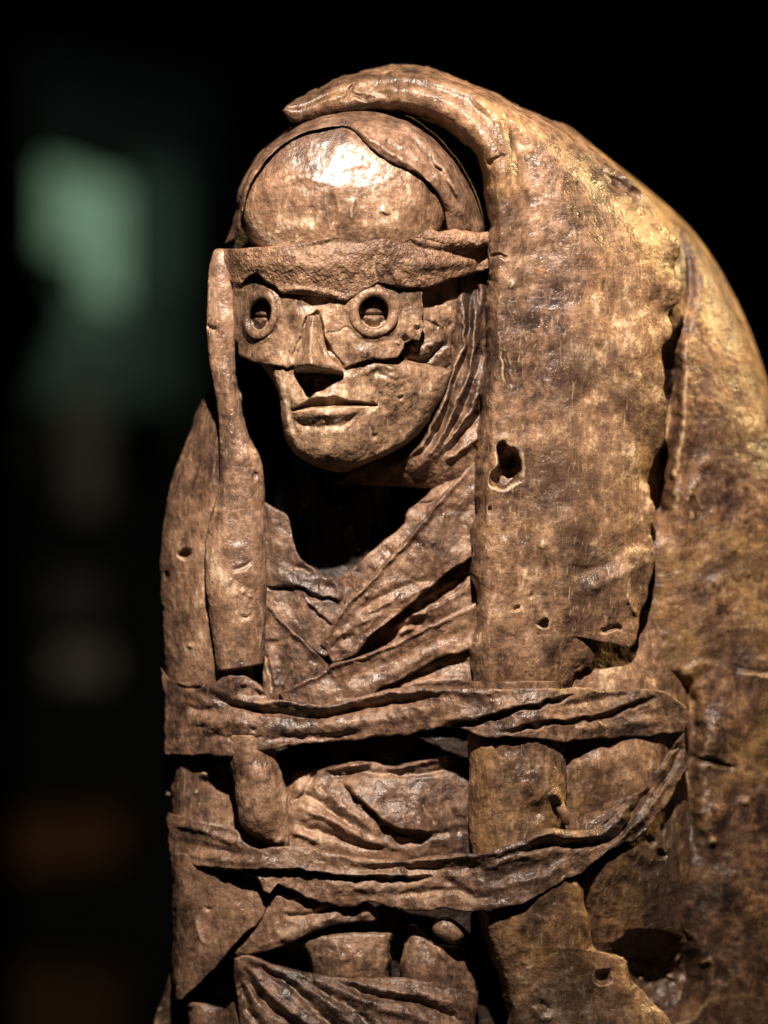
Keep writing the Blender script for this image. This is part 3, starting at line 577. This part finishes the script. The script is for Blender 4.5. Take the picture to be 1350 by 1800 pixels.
cloth('cross_strip', [((414, 1677, 14), (417, 1683, 12)), ((436, 1650, 20), (445, 1677, 18)), ((457, 1622, 24), (470, 1671, 24)), ((480, 1575, 26), (500, 1661, 30)), ((519, 1580, 28), (530, 1649, 33)), ((570, 1570, 28), (575, 1628, 34)), ((620, 1578, 24), (625, 1620, 32)), ((652, 1588, 18), (655, 1618, 26)), ((664, 1600, 12), (666, 1612, 16))],
      seed=85, rag=1.5, noise=1.2, thick=13, dfn=folds(('r', [(500, 1608), (540, 1610), (590, 1594)], 5, -6), ('r', [(480, 1655), (540, 1634), (600, 1606)], 8, 6), ('r', [(600, 1608), (635, 1596)], 4, -6), ('b', 640, 1606, 16, 9, 6, -10)))
piece('stone_block', [[(524, 1650, 8), (535, 1648, 22), (600, 1642, 30), (676, 1640, 26), (690, 1642, 12)], [(534, 1672, 8), (548, 1670, 24), (600, 1670, 33), (670, 1668, 28), (684, 1670, 10)],
                      [(545, 1692, 8), (556, 1692, 24), (610, 1692, 33), (672, 1690, 28), (686, 1690, 10)], [(554, 1722, 5), (562, 1722, 20), (610, 1722, 28), (668, 1722, 24), (684, 1722, 8)]],
      M_ROD, fig, sp=2.4, rim=7, thick=24, rag=2.5, noise=1.6, seed=87, dfn=folds(('r', [(590, 1655), (600, 1690)], 5, 4), ('r', [(610, 1700), (630, 1670)], 6, -3), ('b', 615, 1680, 30, 20, 4, 0)))
piece('stone_block', [[(720, 1626, 2), (727, 1624, 8), (733, 1625, 8), (740, 1630, 2)], [(715, 1650, 4), (728, 1649, 20), (745, 1650, 20), (762, 1655, 6)], [(710, 1668, 6), (728, 1668, 26), (770, 1668, 28), (815, 1667, 6)],
                      [(703, 1692, 6), (722, 1692, 28), (770, 1692, 33), (818, 1694, 8)], [(706, 1716, 6), (726, 1716, 28), (780, 1718, 32), (834, 1720, 6)], [(712, 1752, 2), (735, 1752, 22), (790, 1754, 26), (842, 1756, 2)]],
      M_ROD, fig, sp=2.4, rim=6, thick=24, rag=2.5, noise=1.6, seed=89, dfn=folds(('r', [(765, 1660), (790, 1690), (815, 1705)], 6, 5), ('r', [(745, 1655), (760, 1690)], 7, -4)))
rod('pebble', [(754, 1634, 770, 1608, 36), (764, 1642, 790, 1611, 40), (778, 1651, 806, 1621, 40), (794, 1660, 820, 1635, 38), (806, 1664, 827, 1646, 32)], M_ROD, fig, k=0.8, sp=2.4, end=(14, 14), noise=0.8, seed=91)
piece('hem_cloth', [[(410, 1686, 8), (412, 1720, 0), (420, 1790, -10), (430, 1960, -10)], [(438, 1680, 16), (450, 1720, 20), (455, 1800, 22), (460, 1960, 20)], [(500, 1700, 20), (505, 1740, 30), (510, 1810, 36), (515, 1960, 32)],
                       [(560, 1712, 24), (565, 1750, 36), (570, 1820, 44), (575, 1960, 38)], [(625, 1717, 28), (630, 1755, 42), (635, 1820, 48), (640, 1960, 42)], [(703, 1718, 30), (705, 1755, 42), (705, 1820, 48), (705, 1960, 42)],
                       [(767, 1728, 28), (768, 1760, 38), (768, 1820, 42), (768, 1960, 38)], [(815, 1737, 18), (815, 1765, 26), (812, 1820, 30), (812, 1960, 28)], [(842, 1742, 0), (840, 1770, 4), (835, 1820, 8), (838, 1960, 8)]],
      M_CLOTH, fig, sp=2.4, rim=5, thick=14, rag=1.5, noise=1.2, seed=93, wr=(1.5, 40, 40),
      dfn=folds(('r', [(440, 1694), (503, 1728), (545, 1767), (590, 1810), (620, 1840)], 7, -12), ('r', [(430, 1706), (467, 1762), (519, 1800), (560, 1840)], 8, -16), ('r', [(420, 1715), (436, 1772), (457, 1805), (480, 1840)], 8, -14),
                ('r', [(594, 1728), (646, 1746), (705, 1758), (741, 1764), (780, 1780), (820, 1802)], 7, -11), ('r', [(520, 1712), (594, 1738), (660, 1768), (740, 1790), (800, 1820)], 10, 7),
                ('r', [(450, 1690), (520, 1722), (580, 1765), (640, 1820)], 9, 7), ('r', [(440, 1715), (490, 1760), (550, 1810)], 9, 8), ('r', [(590, 1722), (680, 1740), (760, 1752), (830, 1775)], 9, 7),
                ('r', [(480, 1700), (600, 1760), (660, 1810)], 6, -5), ('c', [(520, 1690), (540, 1712), (546, 1720)], 5, 6)))
piece('clay_lump', [[(326, 1764, -46), (345, 1762, -26), (385, 1770, -20), (400, 1776, -40)], [(332, 1800, -46), (350, 1800, -22), (380, 1800, -18), (410, 1800, -40)], [(330, 1960, -46), (350, 1960, -22), (380, 1960, -20), (420, 1960, -40)]], M_CLOTH, fig, sp=3, rim=8, thick=20, rag=2, seed=95)
piece('clay_lump', [[(396, 1776, -52), (415, 1760, -30), (440, 1766, -30), (462, 1790, -50)], [(394, 1810, -50), (415, 1810, -26), (440, 1810, -26), (465, 1810, -46)], [(396, 1960, -50), (415, 1960, -28), (440, 1960, -28), (470, 1960, -46)]], M_CLOTH, fig, sp=3, rim=8, thick=20, rag=2, seed=96)
piece('hem', [[(300, 1700, -150), (330, 1700, -120)], [(288, 1750, -150), (330, 1750, -120)], [(270, 1800, -150), (330, 1800, -120)], [(250, 1960, -150), (330, 1960, -120)]], M_CLOTH, fig, sp=4, rim=8, thick=20, seed=97)

# --- head
def headbase(X, Y):
    dx = X-575; tx = np.where(dx < 0, dx/190, dx/292)
    dy = Y-480; ty = np.where(dy < 0, dy/340, dy/400)
    return -60+185*np.sqrt(np.clip(1-tx**2-np.abs(ty)**4, 0.01, 1))
def domefn(X, Y):
    q = 1-((X-604)/186)**2-(np.where(Y < 345, (Y-345)/138, (Y-345)/165))**2
    return 62+108*np.sqrt(np.clip(q, 0.0, 1))
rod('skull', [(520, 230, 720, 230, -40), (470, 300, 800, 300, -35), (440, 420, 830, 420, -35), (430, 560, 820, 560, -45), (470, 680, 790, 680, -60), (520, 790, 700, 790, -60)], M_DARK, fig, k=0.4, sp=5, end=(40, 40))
dome_rows = []
for yy, xl, xr in ((216, 575, 650), (232, 515, 690), (258, 470, 735), (290, 446, 768), (325, 430, 792), (360, 422, 800), (395, 424, 802), (420, 436, 800), (445, 446, 795)):
    dome_rows.append([(xl+(xr-xl)*k/6, yy) for k in range(7)])
piece('forehead', dome_rows, M_DOME, fig, sp=2.2, rim=10, thick=14, noise=1.15, seed=101,
      dfn=plus(domefn, folds(('b', 565, 330, 40, 50, 4, 0), ('b', 640, 300, 40, 30, -3, 0), ('b', 688, 312, 6, 5, 5, 0), 
                             ('r', [(588, 345), (589, 375), (587, 395)], 4, -4), ('r', [(545, 360), (550, 395)], 6, -4), ('b', 676, 372, 8, 6, 5, 0),
                             ('r', [(620, 350), (618, 385)], 5, 4), ('r', [(470, 330), (520, 310), (560, 320)], 8, 4), ('b', 470, 340, 20, 26, 5, 0))))
sc_in = [(424, 415), (428, 370), (438, 330), (463, 288), (497, 255), (538, 232), (576, 225), (606, 222), (630, 234), (652, 262), (677, 279), (714, 296), (743, 313), (767, 338), (781, 368), (790, 420)]
sc_out = [(396, 428), (412, 385), (416, 340), (432, 306), (456, 271), (485, 246), (527, 213), (570, 198), (612, 189), (648, 186), (690, 194), (735, 214), (785, 257), (822, 308), (845, 362), (857, 425)]
sc_d = [62, 70, 78, 86, 94, 104, 110, 116, 118, 124, 128, 128, 124, 116, 108, 98]
rows = []
for a, b, d in zip(sc_in, sc_out, sc_d):
    pts = []
    d = float(domefn(np.array(a[0]*1.0), np.array(a[1]*1.0)))+9
    for t, dd in [(t_, -45+(d+47)*math.sqrt(max(1-t_**2.2, 0))) for t_ in (0, 0.15, 0.35, 0.55, 0.75, 0.88, 0.96, 1.0)]:
        pts.append((a[0]+(b[0]-a[0])*t, a[1]+(b[1]-a[1])*t, dd))
    rows.append(pts)
piece('head_scarf', rows, M_CLOTH, fig, sp=2.2, rim=5, thick=12, rag=1.6, noise=1.1, seed=103, wr=(0.7, 110, 22),
      dfn=folds(('r', [(625, 225), (660, 250), (700, 275), (742, 305), (770, 345)], 6, 6), ('r', [(680, 215), (720, 240), (756, 280), (788, 330), (812, 385)], 6, -8), ('r', [(700, 212), (745, 248), (785, 300), (815, 360)], 8, 6),
                ('r', [(640, 210), (690, 245), (735, 285), (768, 325)], 7, -6), ('r', [(615, 205), (665, 228), (720, 268)], 6, 4), ('r', [(655, 220), (710, 260), (760, 310)], 5, 4),
                ('c', [(752, 278), (764, 290), (776, 305)], 4, 6), ('r', [(420, 350), (440, 310), (475, 270), (530, 225)], 5, 5), ('r', [(790, 290), (822, 340), (838, 400)], 8, -9), ('c', [(414, 345), (424, 350)], 3, 6),
                ('r', [(500, 245), (560, 212), (610, 206)], 6, -4)))
# headband
ht = [(384, 444), (396, 438), (440, 436), (500, 431), (550, 424), (592, 413), (646, 410), (690, 410), (742, 420), (800, 432), (860, 432)]
hb = [(392, 498), (399, 494), (440, 496), (497, 514), (548, 518), (580, 521), (640, 512), (690, 506), (742, 507), (800, 490), (860, 474)]
def poly(xs, pts):
    p = np.array(pts, float); return np.interp(xs, p[:, 0], p[:, 1])
HBT = ht
HBB = [(384, 492), (399, 493), (423, 500), (432, 491), (451, 481), (470, 498), (484, 503), (496, 516), (522, 517), (551, 519), (579, 522), (607, 529), (631, 519), (648, 507), (664, 497), (690, 503), (704, 508), (742, 507), (770, 501), (796, 491), (825, 482), (860, 472)]
xs = np.unique(np.array([p[0] for p in HBB]+list(range(384, 861, 12)), float))
rows = []
for x in xs:
    a, b = poly(x, HBT), poly(x, HBB)
    rows.append([(x, a), (x, (a+b)/2), (x, b)])
def bandfn(X, Y):
    base = headbase(X, 0*Y+480)+36-20*np.clip((Y-445)/70, 0, 1)
    return np.maximum(base, 46.0)-np.clip((X-700)/160, 0, 1)*6-np.clip((410-X)/26, 0, 1)*24
piece('headband', rows, M_BAND, fig, sp=2.2, rim=5, thick=16, rag=1.6, noise=1.5, seed=105, lin=True, nscale=0.8,
      dfn=plus(bandfn, folds(('r', [(400, 462), (480, 466), (560, 468), (630, 466)], 16, 7), ('r', [(660, 440), (656, 470), (668, 500)], 6, -6), ('r', [(675, 455), (690, 480), (705, 505)], 5, 5), ('r', [(700, 420), (760, 440), (850, 450)], 8, -8),
                             ('r', [(700, 470), (770, 466), (850, 458)], 10, 5), ('r', [(500, 440), (580, 428), (650, 424)], 9, -5), ('r', [(640, 470), (650, 490)], 4, 4), ('r', [(500, 508), (550, 511), (605, 520)], 4, 4))))
rod('band_roll', [(712, 412, 714, 416, 112), (726, 406, 728, 418, 116), (745, 404, 744, 422, 108), (768, 405, 768, 432, 100), (800, 402, 802, 436, 88), (830, 404, 832, 438, 72), (862, 404, 864, 434, 52)], M_BAND, fig, k=1.0, sp=2.2, end=(10, 6), noise=1.8, seed=107)

# mask
EYE = ((458, 553, 18, 28, 34, 49, -10), (657, 549, 26, 28, 48, 49, 0))
def maskfn(X, Y):
    h = headbase(X, Y)+9
    # sunk bridge between the eyes, soft cheeks
    h = h-10*np.exp(-((X-552)/26)**2-((Y-535)/16)**2)
    h = h-9*np.exp(-((X-505)/18)**2-((Y-590)/46)**2)-7*np.exp(-((X-600)/16)**2-((Y-600)/40)**2)
    for ex, ey, rx, ry, ox, oy, rot in EYE:
        c, s_ = math.cos(math.radians(rot)), math.sin(math.radians(rot))
        dx, dy = X-ex, Y-ey
        q = np.sqrt(((dx*c-dy*s_)/rx)**2+((dx*s_+dy*c)/ry)**2)
        hole = np.clip((1.10-q)*6, 0, 1)
        h = h+4*np.clip((ox/rx-q)*4+0.3, 0, 1)
        yy = dy/ry
        ball = 22*np.clip(1.25-q**2, 0, 1)-9*np.exp(-((dy-4)/2.4)**2)*np.clip((0.95-q)*6, 0, 1)
        h = h-hole*(40-ball)
    return h
MB_ = [(407, 596), (415, 602), (421, 622), (440, 634), (461, 640), (491, 642), (508, 644), (522, 640), (534, 641), (551, 645), (570, 642), (584, 640), (602, 651), (622, 640), (643, 635), (660, 628), (679, 632), (698, 627), (706, 612), (709, 600), (724, 598), (738, 601), (745, 590)]
xs = np.unique(np.array([p[0] for p in MB_]+list(range(407, 744, 10)), float))
rows = [[(x, 474), (x, (474+poly(x, MB_))/2), (x, poly(x, MB_))] for x in xs]
rows[-3] = [(rows[-3][0][0], 474), (734, 545), (736, 600)]; rows[-2] = [(738, 476), (739, 530), (741, 588)]; rows[-1] = [(741, 480), (746, 556), (749, 572)]
mask = piece('mask', rows, M_FACE, fig, sp=1.7, rim=4, thick=11, rag=3.8, noise=1.15, seed=109, lin=True,
      dfn=plus(maskfn, folds(('c', [(556, 552), (566, 583), (574, 612), (586, 631), (606, 648)], 6, 15), ('c', [(541, 560), (531, 585), (523, 612), (515, 634)], 5, 10), ('c', [(562, 545), (548, 556), (540, 563)], 5, 12), ('r', [(567, 565), (574, 590), (576, 612)], 4, 7),
                             ('r', [(534, 572), (528, 590), (522, 622)], 4, 4), ('r', [(540, 570), (532, 600), (526, 630)], 3, -6), ('c', [(575, 588), (600, 580), (615, 578)], 2.5, 3),
                             ('b', 614, 600, 20, 18, 4, 0), ('b', 640, 618, 26, 12, 4, 0), ('b', 714, 596, 9, 8, -16, 0), ('b', 700, 604, 6, 6, 7, 0), ('b', 734, 578, 7, 5, -12, 0), ('b', 450, 625, 30, 14, 4, 0))))
nose_r = ((555, ((540, 6), (545, 15), (550, 19), (556, 14), (562, 6))), (585, ((533, 6), (540, 22), (547, 34), (556, 23), (567, 6))), (612, ((526, 6), (537, 30), (545, 51), (558, 33), (575, 8))),
          (630, ((520, 8), (532, 40), (545, 64), (562, 46), (586, 14))), (641, ((517, 6), (530, 40), (546, 67), (565, 50), (598, 16))), (650, ((519, 0), (533, 22), (548, 46), (566, 38), (604, 8))), (656, ((523, -16), (536, -6), (550, 6), (568, 4), (600, -10))))
rows = [[(x, yy+(4 if (k == 4 and yy > 600) else 0), float(headbase(np.array(x*1.0), np.array(min(yy, 640)*1.0)))+9+d*0.72) for k, (x, d) in enumerate(r)] for yy, r in nose_r]
piece('nose', rows, M_FACE, mask, sp=1.6, rim=3, thick=20, rag=1.0, noise=0.7, seed=117, sides='AB',
      dfn=folds(('r', [(540, 572), (534, 600), (528, 628)], 3, -4), ('b', 548, 634, 10, 9, 5, 0), ('b', 582, 640, 10, 8, 6, 0), ('r', [(560, 590), (566, 615), (574, 634)], 3.5, -5)))
def ring(e, name):
    ex, ey, rx, ry, ox, oy, rot = e
    na, nb = 150, 26
    th = np.linspace(0, 2*math.pi, na, endpoint=False)[:, None]; ph = np.linspace(0, 2*math.pi, nb, endpoint=False)[None, :]
    wx, wy = (ox-rx)*0.40, (oy-ry)*0.40; mx_, my_ = rx+wx, ry+wy
    c, s_ = math.cos(math.radians(rot)), math.sin(math.radians(rot))
    bump = 1+0.05*np.sin(3*th+1)+0.04*np.sin(5*th)
    px = (mx_+wx*bump*np.cos(ph))*np.cos(th); py = (my_+wy*bump*np.cos(ph))*np.sin(th)
    X = ex+px*c+py*s_; Y = ey-px*s_+py*c
    cxr = ex+(mx_*np.cos(th))*c+(my_*np.sin(th))*s_; cyr = ey-(mx_*np.cos(th))*s_+(my_*np.sin(th))*c
    D = headbase(cxr, cyr)+13+7*np.sin(ph)+0*th
    nz = 0.9*fbm(X, Y, D, 16, 2, 5)+0.4*fbm(X, Y, D, 6, 1, 7)
    D = D+nz
    i, j = np.meshgrid(np.arange(na), np.arange(nb), indexing='ij')
    F = np.stack([i*nb+j, ((i+1) % na)*nb+j, ((i+1) % na)*nb+(j+1) % nb, i*nb+(j+1) % nb], -1).reshape(-1, 4)
    return link(name, world(X, Y, D).reshape(-1, 3), F, M_FACE, mask)
for e in EYE: ring(e, 'eye_ring')

# lower face
def smooth_curve(xs_, ys_, wd=9):
    fx = np.linspace(xs_[0], xs_[-1], 400); fy = np.interp(fx, xs_, ys_); n = int(wd/(fx[1]-fx[0]))*2+1
    k_ = np.hanning(n+2)[1:-1]; k_ /= k_.sum(); fy = np.convolve(np.pad(fy, n//2, mode='edge'), k_, 'valid')
    return lambda X: np.interp(X, fx, fy)
MTOP = smooth_curve([505, 516, 545, 563, 574, 586, 612, 659, 670], [722, 721, 704, 700, 702, 698, 706, 712, 713])
MBOT = smooth_curve([505, 516, 547, 585, 625, 659, 670], [722, 722, 717, 715, 713, 713, 713])
def facefn(X, Y):
    h = headbase(X, Y)-1
    h = h+30*np.exp(-((X-588)/62)**2-((Y-800)/42)**2)             # chin
    h = h-3*np.exp(-((X-585)/50)**2-((Y-757)/12)**2)             # hollow under the lip
    h = h+14*np.exp(-((X-578)/64)**2-((Y-718)/48)**2)             # mouth mound
    top = MTOP(X)
    bot = MBOT(X)
    inm = (X > 512) & (X < 664)
    slit = np.clip((Y-top+3)/4, 0, 1)*np.clip((bot+2-Y)/4, 0, 1)*inm
    h = h-17*slit
    lw = np.clip(1-((X-580)/58)**2, 0, 1)
    h = h+8*np.exp(-((Y-(bot+9+4*lw))/10)**2)*lw+5*np.exp(-((X-585)/46)**2-((Y-758)/12)**2)                   # lower lip
    h = h+4*np.exp(-((Y-(top-6))/7)**2)*np.clip(1-((X-575)/62)**2, 0, 1)
    return h
lf = []
for yl, xl, yr, xr in ((575, 424, 650, 796), (605, 434, 660, 792), (632, 452, 672, 788), (656, 470, 684, 783), (688, 487, 702, 775), (720, 493, 724, 763), (750, 496, 751, 746), (772, 501, 772, 726), (790, 511, 788, 702), (804, 526, 801, 674), (816, 548, 813, 648), (825, 570, 823, 626), (831, 590, 830, 606)):
    lf.append([(xl+(xr-xl)*k/6, yl+(yr-yl)*k/6) for k in range(7)])
piece('face', lf, M_FACE, fig, sp=1.8, rim=24, thick=30, rag=1.8, noise=1.5, seed=111, sides='ABST',
      dfn=plus(facefn, folds(('r', [(490, 670), (496, 700), (503, 740), (518, 785)], 8, 3), ('r', [(503, 690), (510, 725), (520, 765)], 6, -4), ('r', [(560, 665), (562, 690)], 7, -5),
                             ('b', 690, 662, 34, 18, 11, -15), ('r', [(655, 650), (690, 666), (720, 662)], 5, -3), ('r', [(640, 655), (665, 642), (700, 648)], 6, 4),
                             ('r', [(690, 700), (698, 740), (690, 780)], 8, 4), ('r', [(730, 690), (726, 740)], 6, -4), ('d', 654, 713, 5, 5, 7, 1.3, 0), ('b', 640, 770, 30, 22, 4, 0), ('b', 700, 735, 30, 42, -10, 15), ('b', 655, 690, 26, 16, 4, 0), ('r', [(645, 668), (668, 700), (672, 730)], 9, -5), ('d', 705, 700, 4, 5, 4, 1.2, 0), ('d', 660, 765, 4, 4, 4, 1.2, 0), ('b', 610, 668, 20, 14, 4, 0), ('r', [(520, 740), (542, 748), (600, 748), (632, 726)], 5, -4))))

# side of the head: hanging folds of the scarf
side = [[(735, 476, 30), (780, 474, 30), (825, 470, 25), (866, 465, 0)], [(738, 560, 20), (785, 560, 34), (830, 560, 28), (866, 560, -10)], [(760, 640, 6), (795, 640, 32), (830, 640, 22), (862, 640, -10)],
        [(740, 710, 14), (785, 710, 34), (822, 710, 20), (856, 710, -6)], [(705, 770, 14), (765, 770, 30), (810, 772, 14), (852, 775, -10)], [(640, 815, 0), (735, 816, 18), (800, 818, 4), (852, 820, -16)], [(585, 850, -36), (700, 856, -16), (790, 862, -22), (856, 868, -36)]]
piece('scarf_fold', side, M_CLOTH, fig, sp=2.0, rim=6, thick=14, rag=2, noise=1.3, seed=113,
      dfn=folds(('r', [(811, 490), (813, 560), (818, 604), (800, 649), (787, 693), (769, 727), (744, 778), (700, 815)], 7, 12), ('r', [(850, 500), (838, 560), (831, 616), (827, 660), (807, 700), (793, 733), (773, 776), (730, 830)], 7, 13),
                ('r', [(848, 660), (840, 693), (822, 731), (793, 767), (760, 810)], 7, 11), ('r', [(850, 750), (838, 771), (811, 789), (780, 808)], 8, 11),
                ('r', [(828, 490), (824, 584), (818, 629), (795, 682), (780, 738), (755, 785)], 6, -16), ('r', [(846, 600), (838, 650), (818, 705), (800, 745), (770, 795)], 6, -14), ('r', [(848, 720), (815, 760), (780, 800)], 6, -12),
                ('r', [(795, 600), (790, 650), (778, 690)], 6, -8), ('r', [(835, 500), (842, 540)], 5, -9), ('r', [(800, 480), (795, 540), (800, 600)], 6, -7),
                ('b', 768, 590, 20, 26, 16, 20), ('b', 772, 560, 12, 12, 9, 0), ('r', [(748, 620), (775, 615), (795, 600)], 6, -9), ('b', 760, 600, 9, 9, 8, 0), ('b', 755, 520, 18, 30, -30, 0)))
piece('temple', [[(728, 486, 84), (750, 486, 74), (775, 486, 54), (806, 484, 34)], [(730, 540, 80), (752, 540, 70), (778, 540, 52), (808, 540, 32)], [(715, 590, 78), (742, 588, 74), (775, 582, 56), (802, 578, 36)],
                 [(700, 632, 70), (735, 630, 70), (768, 622, 54), (796, 610, 36)], [(690, 668, 52), (730, 665, 50), (765, 655, 38), (796, 640, 26)]],
      M_ROD, fig, sp=2, rim=8, thick=26, rag=3, noise=1.6, seed=115, nscale=0.7,
      dfn=folds(('b', 760, 606, 26, 14, 12, -25), ('b', 728, 606, 10, 9, 8, 0), ('r', [(715, 640), (750, 630), (785, 600)], 6, -12), ('r', [(745, 560), (770, 575), (798, 570)], 6, -6), ('b', 760, 520, 20, 22, -14, 0), ('b', 775, 575, 12, 9, 9, 0)))

# ------------------------------------------------------------------ plinth under the figure (below the picture)
def mat_plain(name, col, rough=0.8, emit=None, strength=1.0):
    m = bpy.data.materials.new(name); m.use_nodes = True; b = m.node_tree.nodes['Principled BSDF']
    n = m.node_tree.nodes.new('ShaderNodeTexNoise'); n.inputs['Scale'].default_value = 6; n.inputs['Detail'].default_value = 5
    r = m.node_tree.nodes.new('ShaderNodeMix'); r.data_type = 'RGBA'
    r.inputs[6].default_value = (*[c*0.75 for c in col], 1); r.inputs[7].default_value = (*[c*1.2 for c in col], 1)
    m.node_tree.links.new(n.outputs['Fac'], r.inputs[0]); m.node_tree.links.new(r.outputs[2], b.inputs['Base Color'])
    b.inputs['Roughness'].default_value = rough
    if emit:
        b.inputs['Emission Color'].default_value = (*emit, 1); b.inputs['Emission Strength'].default_value = strength
    return m
def box(name, x0, x1, y0, y1, z0, z1, mat, parent=None, tilt=0.0):
    v = np.array([(x, y, z+(tilt*(x-x0))) for x in (x0, x1) for y in (y0, y1) for z in (z0, z1)], float)
    F = np.array([(0, 1, 3, 2), (4, 6, 7, 5), (0, 4, 5, 1), (2, 3, 7, 6), (0, 2, 6, 4), (1, 5, 7, 3)])
    return link(name, v, F, mat, parent, False)
def tag(o, label, cat, group=None):
    o['label'] = label; o['category'] = cat
    if group: o['group'] = group
def at(px, py, ydepth):
    f = (DIST+ydepth)/DIST
    return (px-675)*S*f, (900-py)*S*f+ZC

# ------------------------------------------------------------------ the dim room behind
def far_box(name, px0, px1, py0, py1, yd, thick, mat, parent=None, tilt=0.0):
    x0, z1 = at(px0, py0, yd); x1, z0 = at(px1, py1, yd)
    return box(name, x0, x1, yd, yd+thick, z0, z1, mat, parent, tilt)
wall = box('back_wall', -6, 6, 6.5, 6.6, -2, 5, mat_plain('wall_paint', (0.03, 0.04, 0.038)))
wall['kind'] = 'structure'
Yb = 4.5
M_FR = mat_plain('window_frame_paint', (0.01, 0.014, 0.012))
win = bpy.data.objects.new('lit_window', None); sc.collection.objects.link(win)
tag(win, 'blurred green glowing window in the dark room at the left', 'window')
far_box('frame', 20, 400, 60, 830, Yb+0.06, 0.05, M_FR, win)
def glow_pane(px0, px1, py0, py1, e):  # strengths step down from piece to piece to imitate one glow fading out
    far_box('glow_pane', px0, px1, py0, py1, Yb, 0.02, mat_plain('green_glass', (0.02, 0.04, 0.03), 0.3, e), win, -0.22)
glow_pane(78, 145, 285, 440, (0.115, 0.20, 0.125)); glow_pane(148, 215, 310, 520, (0.145, 0.25, 0.155)); glow_pane(90, 222, 503, 590, (0.024, 0.040, 0.028)); glow_pane(225, 325, 272, 500, (0.013, 0.022, 0.017))
glow_pane(225, 325, 503, 700, (0.007, 0.011, 0.009)); glow_pane(60, 222, 593, 700, (0.012, 0.019, 0.014)); glow_pane(60, 370, 90, 268, (0.0012, 0.0018, 0.0018))
sil = rod('dark_statue', [(-80, 150, 30, 150, 0), (-80, 300, 46, 300, 0), (-80, 430, 52, 430, 0), (-80, 500, 92, 505, 0), (-80, 560, 108, 560, 0), (-80, 640, 70, 640, 0), (-80, 900, 30, 900, 0), (-80, 1950, 30, 1950, 0)], M_DARK, None, sp=8)
tag(sil, 'dark blurred silhouette standing at the left edge before the green window', 'statue')
# set it back into the room, in front of the window (its size grows with the distance)
f_ = (DIST+2.6)/DIST
sil.scale = (f_, f_, f_); sil.location = (0, 2.6, ZC-ZC*f_)
M_POST = mat_plain('post_paint', (0.20, 0.20, 0.17))
post = far_box('grey_post', 120, 188, 690, 900, Yb-0.1, 0.08, M_POST); tag(post, 'blurred grey post below the green window', 'post')
blk = far_box('pale_block', 95, 195, 1140, 1196, Yb-0.1, 0.1, mat_plain('block_paint', (0.42, 0.40, 0.33))); tag(blk, 'blurred pale block above the wooden shelf at the left', 'block')
blk2 = far_box('grey_block', 90, 185, 1010, 1090, Yb-0.1, 0.1, mat_plain('block_grey', (0.10, 0.10, 0.085))); tag(blk2, 'blurred dim grey block above the pale one', 'block')
M_WOOD = mat_plain('shelf_wood', (0.24, 0.10, 0.035))
sh = far_box('wooden_shelf', -120, 215, 1470, 1545, Yb-0.1, 0.3, M_WOOD, None, 0.10); tag(sh, 'blurred brown wooden shelf at the lower left', 'shelf')
sh2 = far_box('wooden_bench', -120, 215, 1720, 1900, Yb-0.2, 0.4, mat_plain('bench_wood', (0.16, 0.08, 0.03)), None, -0.06); tag(sh2, 'blurred brown wooden bench in the bottom left corner', 'bench')
